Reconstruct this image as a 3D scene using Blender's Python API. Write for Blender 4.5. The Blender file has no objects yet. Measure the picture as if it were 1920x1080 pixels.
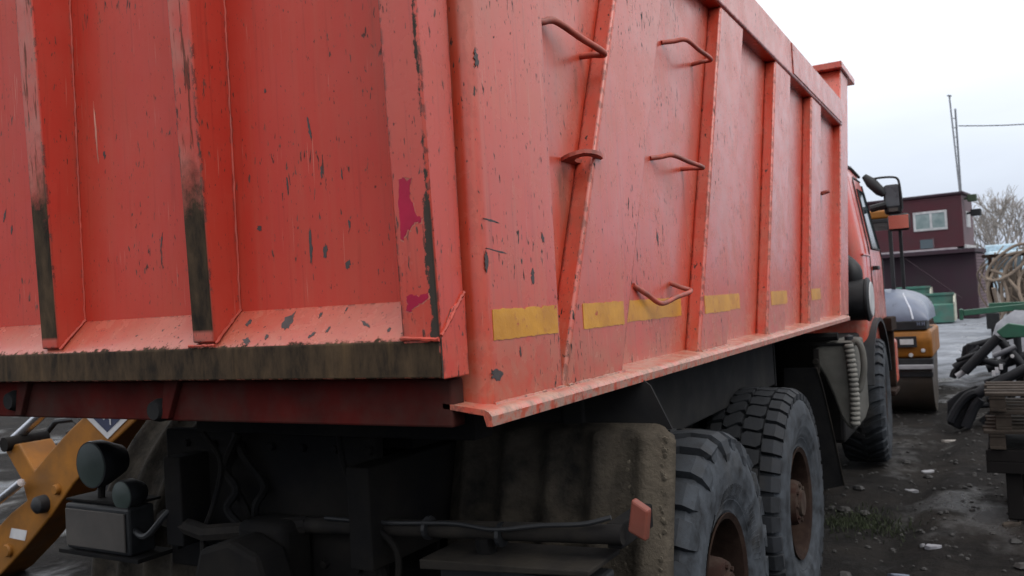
import bpy, bmesh, math, random
from mathutils import Vector, Matrix, noise as mnoise
random.seed(7)
R_ = math.radians
scene = bpy.context.scene
COL = scene.collection

# ------------------------------------------------------------------ camera
# world axes: X to the truck's right, Y to the truck's front, Z up; Z = 0 is the yard
FPX, CX, CY = 1600.0, 960.0, 540.0
_fy = Vector(((1862 - CX) / FPX, (520 - CY) / FPX, 1)).normalized()
_p2 = Vector(((1862 - 3000 - CX) / FPX, (520 + 171 - CY) / FPX, 1))
_up = _fy.cross(_p2).normalized()
if _up.y > 0: _up = -_up
_rt = _fy.cross(_up)
if _rt.x < 0: _rt = -_rt
ROT = Matrix((_rt, _fy, _up))                 # camera (x right, y down, z forward) -> world
CAM = Vector((1.005, -1.654, 1.72))
def ray(px, py): return ROT @ Vector(((px - CX) / FPX, (py - CY) / FPX, 1))
def onx(px, py, x): d = ray(px, py); return CAM + d * ((x - CAM.x) / d.x)
def ony(px, py, y): d = ray(px, py); return CAM + d * ((y - CAM.y) / d.y)
def onz(px, py, z): d = ray(px, py); return CAM + d * ((z - CAM.z) / d.z)

cd = bpy.data.cameras.new('camera')
cam = bpy.data.objects.new('camera', cd); COL.objects.link(cam)
r3 = Matrix((ROT.col[0], -ROT.col[1], -ROT.col[2])).transposed()
cam.matrix_world = Matrix.Translation(CAM) @ r3.to_4x4()
cd.sensor_width = 36; cd.lens = 36 * FPX / 1920; cd.clip_start = 0.05; cd.clip_end = 3000
cd.dof.use_dof = True; cd.dof.focus_distance = 2.6; cd.dof.aperture_fstop = 5.6
scene.camera = cam

# ------------------------------------------------------------------ sky, sun, exposure
SUN_AZ, SUN_EL = R_(112), R_(52)
w = bpy.data.worlds.new('World'); scene.world = w; w.use_nodes = True
nt = w.node_tree; nt.nodes.clear()
out = nt.nodes.new('ShaderNodeOutputWorld'); bg = nt.nodes.new('ShaderNodeBackground')
bg.inputs['Strength'].default_value = 0.1
sky = nt.nodes.new('ShaderNodeTexSky'); sky.sky_type = 'NISHITA'; sky.sun_disc = False
sky.sun_elevation = SUN_EL; sky.sun_rotation = SUN_AZ; sky.dust_density = 4; sky.air_density = 1.5
tc = nt.nodes.new('ShaderNodeTexCoord'); sep = nt.nodes.new('ShaderNodeSeparateXYZ')
nt.links.new(tc.outputs['Generated'], sep.inputs[0])
rampz = nt.nodes.new('ShaderNodeValToRGB')
el = rampz.color_ramp.elements
el[0].position = 0.0; el[0].color = (6.5, 7.4, 9.1, 1)
el[1].position = 0.55; el[1].color = (19, 19, 19.2, 1)
e = el.new(0.34); e.color = (12.8, 13.0, 13.4, 1)
e = el.new(0.16); e.color = (9.5, 10.2, 11.4, 1)
nt.links.new(sep.outputs['Z'], rampz.inputs[0])
cn = nt.nodes.new('ShaderNodeTexNoise'); cn.inputs['Scale'].default_value = 2.2; cn.inputs['Detail'].default_value = 5
mp = nt.nodes.new('ShaderNodeMapping'); mp.inputs['Scale'].default_value = (1, 1, 3.2)
nt.links.new(tc.outputs['Generated'], mp.inputs[0]); nt.links.new(mp.outputs[0], cn.inputs['Vector'])
mr = nt.nodes.new('ShaderNodeMapRange'); mr.inputs[1].default_value = .3; mr.inputs[2].default_value = .7
mr.inputs[3].default_value = .89; mr.inputs[4].default_value = 1.11
nt.links.new(cn.outputs[0], mr.inputs[0])
vm = nt.nodes.new('ShaderNodeVectorMath'); vm.operation = 'SCALE'
nt.links.new(rampz.outputs[0], vm.inputs[0]); nt.links.new(mr.outputs[0], vm.inputs['Scale'])
mx = nt.nodes.new('ShaderNodeMix'); mx.data_type = 'RGBA'; mx.inputs[0].default_value = 0.9
nt.links.new(sky.outputs[0], mx.inputs[6]); nt.links.new(vm.outputs[0], mx.inputs[7])
nt.links.new(mx.outputs[2], bg.inputs[0]); nt.links.new(bg.outputs[0], out.inputs[0])

sl = bpy.data.lights.new('sun', 'SUN'); sl.energy = 1.1; sl.angle = R_(35); sl.color = (1, .97, .93)
so = bpy.data.objects.new('sun', sl); COL.objects.link(so)
so.rotation_euler = Vector((math.cos(SUN_EL) * math.sin(SUN_AZ), math.cos(SUN_EL) * math.cos(SUN_AZ), math.sin(SUN_EL))).to_track_quat('Z', 'Y').to_euler()
so.location = (6, -3, 9)
vs = scene.view_settings
vs.view_transform = 'Standard'; vs.look = 'None'; vs.gamma = 1; vs.use_curve_mapping = False; vs.exposure = 0.0

cy = scene.cycles
cy.max_bounces = 5; cy.diffuse_bounces = 3; cy.glossy_bounces = 3; cy.transmission_bounces = 2; cy.caustics_reflective = False; cy.caustics_refractive = False
cy.use_adaptive_sampling = True; cy.adaptive_threshold = 0.02

# ------------------------------------------------------------------ node helpers
class S:
    """a socket with arithmetic"""
    def __init__(s, m, sock): s.m, s.k = m, sock
    def op(s, o, b=None, c=None, clamp=False):
        n = s.m.nt.nodes.new('ShaderNodeMath'); n.operation = o; n.use_clamp = clamp
        s.m.put(n.inputs[0], s)
        if b is not None: s.m.put(n.inputs[1], b)
        if c is not None: s.m.put(n.inputs[2], c)
        return S(s.m, n.outputs[0])
    def __add__(s, b): return s.op('ADD', b)
    def __sub__(s, b): return s.op('SUBTRACT', b)
    def __mul__(s, b): return s.op('MULTIPLY', b)
    def max(s, b): return s.op('MAXIMUM', b)
    def min(s, b): return s.op('MINIMUM', b)
    def map(s, a, b, c=0., d=1., smooth=False):
        n = s.m.nt.nodes.new('ShaderNodeMapRange')
        if smooth: n.interpolation_type = 'SMOOTHSTEP'
        s.m.put(n.inputs[0], s)
        for i, v in enumerate((a, b, c, d)): s.m.put(n.inputs[i + 1], v)
        return S(s.m, n.outputs[0])
class Mat:
    def __init__(s, name):
        s.mat = bpy.data.materials.new(name); s.mat.use_nodes = True; s.nt = s.mat.node_tree
        s.b = s.nt.nodes['Principled BSDF']; g = s.nt.nodes.new('ShaderNodeNewGeometry')
        s.pos = S(s, g.outputs['Position']); s.nrm = S(s, g.outputs['Normal'])
        q = s.nt.nodes.new('ShaderNodeSeparateXYZ'); s.nt.links.new(g.outputs['Position'], q.inputs[0])
        s.x, s.y, s.z = (S(s, o) for o in q.outputs)
        q2 = s.nt.nodes.new('ShaderNodeSeparateXYZ'); s.nt.links.new(g.outputs['Normal'], q2.inputs[0])
        s.nx, s.ny, s.nz = (S(s, o) for o in q2.outputs)
        oi = s.nt.nodes.new('ShaderNodeObjectInfo'); s.rnd = S(s, oi.outputs['Random'])
    def put(s, sock, v):
        if isinstance(v, S): s.nt.links.new(v.k, sock)
        elif isinstance(v, tuple) and len(v) == 3 and sock.type == 'RGBA': sock.default_value = (*v, 1)
        else: sock.default_value = v
    def vec(s, sc, rot=(0, 0, 0), loc=(0, 0, 0)):
        n = s.nt.nodes.new('ShaderNodeMapping'); s.nt.links.new(s.pos.k, n.inputs[0])
        n.inputs['Scale'].default_value = sc; n.inputs['Rotation'].default_value = rot; n.inputs['Location'].default_value = loc
        return S(s, n.outputs[0])
    def noise(s, scale, detail=3, rough=.55, vec=None, dist=0):
        n = s.nt.nodes.new('ShaderNodeTexNoise'); s.nt.links.new((vec or s.pos).k, n.inputs['Vector'])
        n.inputs['Scale'].default_value = scale; n.inputs['Detail'].default_value = detail
        n.inputs['Roughness'].default_value = rough; n.inputs['Distortion'].default_value = dist
        return S(s, n.outputs[0])
    def mix(s, f, a, b, mode='MIX'):
        n = s.nt.nodes.new('ShaderNodeMix'); n.data_type = 'RGBA'; n.blend_type = mode
        s.put(n.inputs[0], f); s.put(n.inputs[6], a); s.put(n.inputs[7], b)
        return S(s, n.outputs[2])
    def bump(s, h, strength=.3, dist=.01, normal=None):
        n = s.nt.nodes.new('ShaderNodeBump'); n.inputs['Strength'].default_value = strength
        n.inputs['Distance'].default_value = dist; s.put(n.inputs['Height'], h)
        if normal: s.nt.links.new(normal.k, n.inputs['Normal'])
        r = S(s, n.outputs[0]); s.nt.links.new(r.k, s.b.inputs['Normal']); return r
    def edge(s, rad):
        n = s.nt.nodes.new('ShaderNodeBevel'); n.samples = 2; n.inputs[0].default_value = rad
        d = s.nt.nodes.new('ShaderNodeVectorMath'); d.operation = 'DOT_PRODUCT'
        s.nt.links.new(n.outputs[0], d.inputs[0]); s.nt.links.new(s.nrm.k, d.inputs[1])
        return S(s, d.outputs['Value']).map(.998, .93)
    def set(s, **k):
        for a, v in k.items(): s.put(s.b.inputs[a.replace('_', ' ')], v)
        return s.mat

def plain(name, c, rough=.6, metal=0., var=.25, scale=6, dirt=None, dirt_amt=.4, bump=.15, bscale=60, spec=.5):
    m = Mat(name)
    n = m.noise(scale, 4)
    col = m.mix(n.map(.3, .7), tuple(v * (1 - var) for v in c), tuple(min(1, v * (1 + var)) for v in c))
    if dirt: col = m.mix(m.noise(scale * .6, 5, .65).map(.42, .68, 0, dirt_amt), col, dirt)
    m.bump(m.noise(bscale, 3), bump, .004)
    return m.set(Base_Color=col, Roughness=n.map(.3, .7, max(.05, rough - .1), min(1, rough + .12)), Metallic=metal, Specular_IOR_Level=spec)

def paint(name, extra=None, chips=1., fade=1., base=(.45, .040, .017), edge=True, rough=.34, dust=1., coat=.6, spec=.5):
    """sun-faded orange truck enamel, chipped to the steel"""
    m = Mat(name)
    big = m.noise(1.3, 3)
    col = m.mix(big.map(.35, .7), base, (base[0] * 1.08, base[1] * 1.35, base[2] * 1.4))
    blotch = m.noise(7, 4, .62)
    col = m.mix(blotch.map(.45, .72, 0, .42 * fade), col, (.48, .115, .07))
    streak = m.noise(1, 3, .6, m.vec((34, 34, 1.1)))
    col = m.mix(streak.map(.5, .8, 0, .30 * dust), col, (.33, .15, .09))
    col = m.mix(m.noise(1, 2, .6, m.vec((60, 60, 2.2), loc=(5, 2, 1))).map(.58, .8, 0, .5), col, (.20, .02, .012))
    low = m.z.map(1.75, 1.48) * m.noise(14, 4, .7).map(.35, .65) * .5 * dust
    col = m.mix(low, col, (.30, .18, .11))
    film = m.noise(2.7, 4, .7, m.vec((1, 1, .6), loc=(9, 4, 2))).map(.45, .7, 0, .42) * dust
    col = m.mix(film, col, (.30, .10, .06))
    # paint chips: long thin flakes leaning a little
    c1 = m.noise(1, 2, .5, m.vec((84, 84, 24), rot=(R_(9), R_(7), 0)), dist=.4)
    dens = m.noise(3.1, 1).map(.3, .65, .79, .64)
    ch = c1.map(dens, dens + .02) * chips
    col = m.mix(c1.map(dens - .035, dens) * .4 * chips, col, (.17, .05, .028))
    scr = m.noise(1, 1, .5, m.vec((190, 190, 5), rot=(R_(24), R_(-16), 0))).map(.70, .73) * m.noise(5, 2).map(.5, .6) * .45
    col = m.mix(scr, col, (.50, .24, .18))
    c2 = m.noise(1, 1, .5, m.vec((170, 170, 60), rot=(R_(-8), R_(5), 0)))
    ch = ch.max(c2.map(.715, .745) * chips)
    if edge:
        en = m.noise(48, 4, .6, m.vec((1, 1, .6))); eb = m.noise(3.5, 1).map(.35, .65, .58, .47)
        ch = ch.max((m.edge(.016) * en.map(eb, eb + .03)).op('MULTIPLY', 1.3, clamp=True))
    steel = m.mix(m.noise(40, 2).map(.4, .6), (.022, .017, .016), (.075, .056, .050))
    col = m.mix(ch, col, steel)
    rg = blotch.map(.3, .7, rough, rough + .16)
    rg = ch.map(0, 1, rg, .62)
    h = m.noise(2.1, 1) * 1.6 + m.noise(5.5, 1) * .35 + m.noise(240, 1) * .012
    m.bump(h, .35, .012)
    dull = ch
    if extra:
        col, rg, f = extra(m, col, rg); dull = ch.max(f)
    return m.set(Base_Color=col, Roughness=rg, Specular_IOR_Level=dull.map(0, 1, spec, .18), Coat_Weight=dull.map(0, 1, coat, 0), Coat_Roughness=blotch.map(.3, .7, .16, .34))

BARE = lambda m: m.mix(m.noise(22, 7, .7, m.vec((1, 1, .35))).map(.35, .68), (.014, .0105, .0075), (.068, .044, .025))
def ex_rib(m, col, rg):       # rear faces of the gate ribs rubbed down to dirty steel low down
    h = m.z + (m.noise(7, 6, .75) - .5) * .55
    top = m.x.map(-1.3, -1.1, 2.17, 2.08)
    f = h.map(top + .09, top - .09) * m.ny.map(-.6, -.9)
    f2 = m.noise(1, 5, .6, m.vec((45, 45, 4))).map(.56, .6) * m.z.map(1.9, 2.1) * m.ny.map(-.6, -.9) * .7
    lowp = m.z.map(1.690, 1.700)
    f = (f * lowp).max(f2)
    col = m.mix(m.noise(4, 5).map(.4, .65, 0, .45) * m.ny.map(-.6, -.9), col, (.33, .2, .16))
    return m.mix(f, col, BARE(m)), f.map(0, 1, rg, .9), f
def ex_shelf(m, col, rg):     # bottom rail of the gate: back edge scraped bare
    n = m.noise(30, 6, .7)
    f = m.ny.map(-.82, -.9)
    g = (m.y + (n - .5) * .07).map(-.062, -.068)
    f = f.max(g)
    b = BARE(m)
    b = m.mix(m.noise(1, 5, .6, m.vec((20, 20, 2))).map(.55, .72, 0, .55), b, (.10, .062, .030))
    return m.mix(f, col, b), f.map(0, 1, rg, .9), f
def ex_strip(m, col, rg):     # chipped corner of the gate frame
    n = m.noise(1, 8, .8, m.vec((40, 40, 22)))
    d = (m.x + .088).op('ABSOLUTE')
    wv = m.noise(3.1, 3).map(.35, .65, -.006, .010) + m.z.map(2.05, 1.85, 0., .010)
    f = (d - wv - (n - .5) * .055).map(.001, -.001) * m.ny.map(-.5, -.8)
    sc = m.noise(1, 4, .6, m.vec((55, 55, 9), rot=(0, R_(14), 0))).map(.66, .68) * m.ny.map(-.5, -.8) * .7
    f = f.max(sc)
    return m.mix(f, col, (.045, .036, .03)), f.map(0, 1, rg, .85), f
def ex_lip(m, col, rg):
    n = m.noise(24, 7, .72)
    f = n.map(.44, .56) * m.nx.map(.1, .6) * .9
    f2 = m.noise(8, 6, .7).map(.42, .62, .1, .85) * m.nz.map(.6, .9)
    col = m.mix(f2, col, (.40, .25, .18))
    return m.mix(f, col, m.mix(n.map(.5, .7), (.36, .24, .2), (.17, .12, .1))), f.map(0, 1, rg, .7), f

def ex_side(m, col, rg):     # dirty runs below the lugs and step feet
    n = m.noise(1, 4, .65, m.vec((22, 22, 5)))
    tot = None
    for yc, zt, wd, ln in ((.66, 2.13, .05, .35), (.80, 2.46, .02, .2), (2.05, 2.74, .025, .3), (1.83, 2.26, .025, .3), (1.57, 1.77, .03, .25), (5.2, 2.42, .07, .4)):
        f = (m.y - yc + (n - .5) * .06).op('ABSOLUTE').map(wd, wd * .2) * m.z.map(zt - ln, zt - .02) * m.z.map(zt + .01, zt - .01)
        tot = f if tot is None else tot.max(f)
    tot = tot * n.map(.35, .6) * .75
    return m.mix(tot, col, (.10, .065, .045)), rg, tot
P_SIDE = paint('orange_enamel', ex_side)
P_GATE = paint('orange_enamel_gate', chips=.8, base=(.42, .030, .017), fade=.2, dust=.4, coat=.06, spec=.28, rough=.42)
P_RIB = paint('orange_enamel_worn_rib', ex_rib, base=(.42, .033, .020), chips=.7, fade=.2, dust=.4, coat=.06, spec=.28, rough=.42)
P_SHELF = paint('orange_enamel_bare_edge', ex_shelf, chips=1., base=(.36, .045, .025))
P_STRIP = paint('orange_enamel_chipped_corner', ex_strip, base=(.44, .036, .019), chips=.8, fade=.6, dust=.5, coat=.45, spec=.4, rough=.40)
P_LIP = paint('orange_enamel_scuffed_lip', ex_lip)
P_BEAD = plain('painted_weld', (.40, .045, .024), .5, dirt=(.2, .05, .035), dirt_amt=.5, scale=12)
P_CAB = paint('orange_cab_enamel', chips=.2, base=(.48, .035, .018), edge=False, rough=.25)
P_BEAM = plain('dirty_red_beam', (.060, .0085, .007), .9, spec=.08, dirt=(.04, .03, .025), dirt_amt=.8, var=.4)
ROD = plain('rusty_orange_rod', (.36, .07, .045), .55, dirt=(.10, .05, .04), dirt_amt=.9, scale=18)
RUST = plain('rusty_brown_steel', (.016, .009, .007), .9, spec=.1, dirt=(.035, .022, .016), dirt_amt=.8, scale=14, bump=.4)
HUBM = plain('rust_and_mud_hub', (.024, .0115, .009), .9, spec=.12, dirt=(.075, .063, .05), dirt_amt=.6, scale=9, bump=.4)
DARK = plain('greasy_black_steel', (.0055, .0055, .0062), .85, spec=.12, dirt=(.018, .0155, .013), dirt_amt=.6, scale=5, bump=.4, bscale=25)
MUD = plain('muddy_black_steel', (.011, .010, .010), .85, spec=.15, dirt=(.034, .029, .023), dirt_amt=.7, scale=7, bump=.9, bscale=22)
def fender_mat():
    m = Mat('muddy_ribbed_plastic'); n = m.noise(7, 7, .68); e = m.x.map(-.16, .08) * .30
    col = m.mix((n + e).map(.35, .95), (.010, .0092, .0085), (.085, .071, .054))
    m.bump(n * .6 + m.noise(55, 4, .65) * .35, .9, .02)
    return m.set(Base_Color=col, Roughness=.95, Specular_IOR_Level=.15)
FEND = fender_mat()
FLAP = plain('grey_rubber_sheet', (.012, .012, .013), .85, spec=.15, dirt=(.03, .028, .025), dirt_amt=.5)
TANK = plain('dusty_grey_tank', (.095, .092, .083), .8, spec=.25, dirt=(.04, .037, .03), dirt_amt=.6)
HOSE = plain('pale_corrugated_hose', (.17, .165, .15), .75, spec=.25, dirt=(.08, .073, .06), dirt_amt=.6)
TAPE = plain('amber_reflective_tape', (.52, .235, .014), .4, dirt=(.30, .09, .03), dirt_amt=.55, scale=40, var=.12)
CRIM = plain('crimson_undercoat', (.34, .008, .04), .55, var=.2, spec=.25)
def tape_mat():
    m = Mat('amber_reflective_tape'); n = m.noise(26, 4, .7); cell = m.noise(420, 1)
    col = m.mix(m.noise(9, 3).map(.35, .65), (.44, .185, .012), (.58, .27, .018)); col = m.mix(cell.map(.4, .6, 0, .18), col, (.30, .12, .01))
    pit = n.map(.655, .67); col = m.mix(n.map(.58, .66, 0, .45), col, (.30, .08, .03)); col = m.mix(pit, col, (.34, .035, .017))
    m.bump(n - pit * .3, .3, .004)
    return m.set(Base_Color=col, Roughness=.38)
TAPE = tape_mat()
GOUGE = plain('scraped_grey_steel', (.042, .034, .034), .6, var=.35, scale=60)
BLACK = plain('black_plastic', (.010, .011, .013), .55, spec=.3, dirt=(.04, .04, .042), dirt_amt=.4)
LENS = plain('dusty_lamp_lens', (.04, .055, .05), .45, var=.25, spec=.3)
PLATE = plain('dull_number_plate', (.06, .055, .052), .7, var=.15, spec=.2, dirt=(.1, .09, .08))
AMBER = plain('faded_red_marker', (.17, .04, .026), .5, spec=.3, dirt=(.12, .06, .045))
WHITE = plain('dirty_white_paint', (.42, .42, .43), .5, dirt=(.3, .29, .28))
STEEL = plain('chrome_rod', (.5, .5, .52), .25, metal=.9, var=.1)
YEL = plain('machine_yellow', (.24, .088, .008), .5, spec=.3, dirt=(.12, .06, .02), dirt_amt=.6, scale=4)
NAVY = plain('sign_navy', (.02, .025, .06), .5)
GREEN = plain('implement_green', (.008, .075, .042), .5, dirt=(.03, .06, .042), dirt_amt=.5, scale=5)
PGREEN = plain('pale_green_steel', (.035, .13, .10), .6, dirt=(.08, .105, .09), dirt_amt=.8, scale=3)
CREAM = plain('pale_end_board', (.36, .36, .30), .7, dirt=(.2, .2, .16))
MAROON = plain('maroon_cladding', (.062, .008, .015), .6, var=.2, scale=1.5)
MAR2 = plain('dark_container', (.026, .009, .017), .75, var=.3, scale=1)
MAR3 = plain('grey_red_siding', (.11, .072, .082), .8, var=.2, scale=2)
GREYF = plain('grey_fibreglass_hood', (.10, .12, .17), .35, var=.15)
WOOD = plain('weathered_wood', (.050, .041, .034), .9, spec=.12, dirt=(.014, .0115, .010), dirt_amt=.7, scale=9)
DWOOD = plain('dark_wet_wood', (.009, .008, .008), .85, spec=.15, dirt=(.005, .0045, .0045), scale=9)
TAN = plain('tan_hose', (.19, .145, .11), .85, dirt=(.10, .075, .06), scale=3)
BARK = plain('hazed_twig_bark', (.27, .24, .215), .95)  # bark paled to paint in distance haze
PBLUE = plain('pale_blue_paint', (.38, .50, .58), .6)
DGREEN = plain('dark_conifer', (.03, .045, .025), .9)
def glass():
    m = Mat('window_glass'); return m.set(Base_Color=(.05, .07, .08), Roughness=.08, Specular_IOR_Level=.8)
GLASS = glass()
def wglass():
    m = Mat('curtained_window_glass'); c = m.noise(2, 3)
    return m.set(Base_Color=m.mix(c.map(.4, .6), (.14, .19, .19), (.22, .27, .27)), Roughness=.15)
WGLASS = wglass()
def rubber(name, ctr, lo=(.010, .011, .013), hi=(.058, .067, .080), amt=1., tops=.15):
    """black rubber with blue-grey dust dried on the wall and shoulder"""
    m = Mat(name)
    n = m.noise(11, 8, .68)
    wall = m.x.map(ctr[0] + .10, ctr[0] + .185)
    f = (n.map(.34, .66) * wall.map(0, 1, tops, 1.) * amt)
    col = m.mix(f, lo, hi)
    col = m.mix(m.noise(3, 5).map(.55, .75, 0, .4), col, (.055, .046, .036))
    col = m.mix(m.noise(60, 4, .7).map(.6, .75, 0, .5), col, lo)
    m.bump(m.noise(70, 6, .7), .35, .004)
    return m.set(Base_Color=col, Roughness=n.map(.3, .7, .6, .9), Specular_IOR_Level=.25)

# ------------------------------------------------------------------ mesh helpers
def link(name, me, mats, parent=None, bevel=0, seg=2, smooth=False, base=None):
    o = bpy.data.objects.new(name, me); COL.objects.link(o)
    for mt in (mats if isinstance(mats, (list, tuple)) else [mats]): me.materials.append(mt)
    if parent:
        o.parent = parent
        p = parent
        off = Vector((0, 0, 0))
        while p is not None: off += p.location; p = p.parent
        if base is None: me.transform(Matrix.Translation(-off))
    if smooth:
        for p in me.polygons: p.use_smooth = True
        try: me.set_sharp_from_angle(angle=R_(smooth if smooth is not True else 40))
        except Exception: pass
    if bevel:
        b = o.modifiers.new('bevel', 'BEVEL'); b.width = bevel; b.segments = seg; b.limit_method = 'ANGLE'; b.angle_limit = R_(30)
        b.harden_normals = False
    return o
class MB:
    def __init__(s): s.v = []; s.f = []; s.mi = []
    def add(s, vs, fs, mi=0):
        k = len(s.v); s.v += [tuple(v) for v in vs]; s.f += [[i + k for i in f] for f in fs]; s.mi += [mi] * len(fs); return s
    def box(s, x0, x1, y0, y1, z0, z1, mi=0):
        v = [(x, y, z) for x in (x0, x1) for y in (y0, y1) for z in (z0, z1)]
        return s.add(v, [(0, 1, 3, 2), (4, 6, 7, 5), (0, 4, 5, 1), (2, 3, 7, 6), (0, 2, 6, 4), (1, 5, 7, 3)], mi)
    def prism(s, poly, axis, a, b, mi=0):
        """poly: 2-D points in the two other axes (order xyz), swept from a to b along axis"""
        def P(p, t):
            q = list(p); q.insert(axis, t); return tuple(q)
        n = len(poly); v = [P(p, a) for p in poly] + [P(p, b) for p in poly]
        f = [(i, (i + 1) % n, n + (i + 1) % n, n + i) for i in range(n)] + [tuple(range(n - 1, -1, -1)), tuple(range(n, 2 * n))]
        return s.add(v, f, mi)
    def loft(s, rings, cap=True, mi=0, closed=True):
        n = len(rings[0]); v = [p for r in rings for p in r]; f = []
        for k in range(len(rings) - 1):
            for i in range(n if closed else n - 1):
                j = (i + 1) % n
                f.append((k * n + i, k * n + j, (k + 1) * n + j, (k + 1) * n + i))
        if cap: f += [tuple(range(n - 1, -1, -1)), tuple(range((len(rings) - 1) * n, len(rings) * n))]
        return s.add(v, f, mi)
    def tube(s, pts, r, n=8, mi=0, radii=None):
        pts = [Vector(p) for p in pts]; rings = []; prev = None
        for i, p in enumerate(pts):
            t = (pts[min(i + 1, len(pts) - 1)] - pts[max(i - 1, 0)]).normalized()
            if prev is None:
                u = t.orthogonal().normalized()
            else:
                u = (prev - t * prev.dot(t)); u = u.normalized() if u.length > 1e-6 else t.orthogonal().normalized()
            prev = u; v = t.cross(u); rr = radii[i] if radii else r
            rings.append([p + (u * math.cos(a) + v * math.sin(a)) * rr for a in (2 * math.pi * k / n for k in range(n))])
        return s.loft(rings, True, mi)
    def lathe(s, prof, c, axis=0, n=32, mi=0, a0=0, a1=2 * math.pi, cap=True):
        """prof: (t along axis, radius)"""
        full = abs(a1 - a0 - 2 * math.pi) < 1e-6; k = n if full else n + 1; rings = []
        for t, r in prof:
            ring = []
            for i in range(k):
                a = a0 + (a1 - a0) * i / n; q = [math.cos(a) * r, math.sin(a) * r]; q.insert(axis, t)
                ring.append(Vector(c) + Vector(q))
            rings.append(ring)
        return s.loft(rings, full and cap, mi, full)
    def cyl(s, a, b, r, n=20, mi=0): return s.tube([a, b], r, n, mi)
    def mesh(s, name, fix=True):
        me = bpy.data.meshes.new(name); me.from_pydata(s.v, [], s.f)
        me.polygons.foreach_set('material_index', s.mi)
        if fix:
            bm = bmesh.new(); bm.from_mesh(me); bmesh.ops.recalc_face_normals(bm, faces=bm.faces); bm.to_mesh(me); bm.free()
        return me
    def build(s, name, mats, parent=None, bevel=0, seg=2, smooth=False):
        return link(name, s.mesh(name), mats, parent, bevel, seg, smooth)
def curve(pts, n=8):
    """Catmull-Rom through pts"""
    P = [Vector(p) for p in pts]; P = [P[0] * 2 - P[1]] + P + [P[-1] * 2 - P[-2]]; o = []
    for i in range(1, len(P) - 2):
        for k in range(n):
            t = k / n; a, b, c, d = P[i - 1:i + 3]
            o.append(.5 * ((2 * b) + (c - a) * t + (2 * a - 5 * b + 4 * c - d) * t * t + (3 * b - a - 3 * c + d) * t ** 3))
    o.append(P[-2]); return o
def thing(name, label, cat, loc, group=None):
    o = bpy.data.objects.new(name, None); COL.objects.link(o); o.location = loc; o.empty_display_size = .2
    o['label'] = label; o['category'] = cat
    if group: o['group'] = group
    return o
def tag(o, label, cat, group=None):
    o['label'] = label; o['category'] = cat
    if group: o['group'] = group
    return o

# ------------------------------------------------------------------ ground
def ground_h(x, y):
    d = math.hypot(x - 1, y - 4)
    h = mnoise.noise((x * .9, y * .9, 0)) * .025 + mnoise.noise((x * 3.3, y * 2.6, 4)) * .020 + mnoise.noise((x * 9, y * 8, 8)) * .011
    rut = sum(-.045 * math.exp(-((x - c + .12 * math.sin(y * .35)) / .13) ** 2) + .02 * math.exp(-((x - c - .26 + .12 * math.sin(y * .35)) / .12) ** 2) for c in (.45, 2.2)) * min(1, max(0, (y - 1) / 3)) * (1 + .6 * mnoise.noise((x * 2, y * 2, 9)))
    return (h + rut) * max(0, 1 - d / 60) - .012
def axis_pts(c, fine, step, far, grow=1.16):
    a = []; v = 0
    while v < fine: a.append(v); v += step
    s = step
    while v < far: a.append(v); s *= grow; v += s
    a.append(far)
    return sorted(set([c - q for q in a] + [c + q for q in a]))
xs = axis_pts(1.0, 2.6, .055, 900); ys = axis_pts(5.0, 6.5, .065, 1500)
gv = [(x, y, ground_h(x, y)) for y in ys for x in xs]; nx_ = len(xs)
gf = [(j * nx_ + i, j * nx_ + i + 1, (j + 1) * nx_ + i + 1, (j + 1) * nx_ + i) for j in range(len(ys) - 1) for i in range(nx_ - 1)]
gme = bpy.data.meshes.new('ground'); gme.from_pydata(gv, [], gf)
def ground_mat():
    m = Mat('wet_yard_mud')
    n1 = m.noise(1.1, 8, .62); n2 = m.noise(9, 8, .7); n3 = m.noise(45, 5, .65)
    col = m.mix(n2.map(.32, .68), (.0045, .0042, .0042), (.018, .016, .015))
    col = m.mix(n1.map(.48, .66, 0, .65), col, (.028, .0235, .020))
    col = m.mix(n3.map(.60, .74, 0, .55), col, (.045, .041, .038))
    far = m.y.map(10.5, 22)                       # paler far off: sky sheen on wet ground painted into the colour
    sheen_col = m.mix(m.noise(.8, 8, .65).map(.35, .65), (.12, .13, .15), (.23, .25, .285))
    left = m.x.map(-3.6, -5.6) * .05
    col = m.mix((far.max(left) + (n1 - .5) * 1.2).map(.3, .7), col, sheen_col)
    wet = m.noise(.7, 6, .6, m.vec((1, .6, 1), loc=(3, 7, 0))).map(.54, .62)
    m.bump(n2 * .6 + n3 * .4, 1., .05)
    return m.set(Base_Color=col, Roughness=wet.map(0, 1, .9, .22), Specular_IOR_Level=wet.map(0, 1, .12, .45).max(far.map(0, 1, 0, .4)))
g = link('ground', gme, ground_mat(), smooth=True); g['kind'] = 'structure'

# ================================================================== DUMP TRUCK
TC = -1.186                                    # truck centre line
T = thing('dump_truck', 'large dirty orange dump truck with slanted side ribs, seen from its rear corner', 'dump truck', (TC, 4.2, 0))
def rb(name, mb, mat, bevel=.004, smooth=False, seg=2, parent=None): return mb.build(name, mat, parent or T, bevel, seg, smooth)

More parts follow.
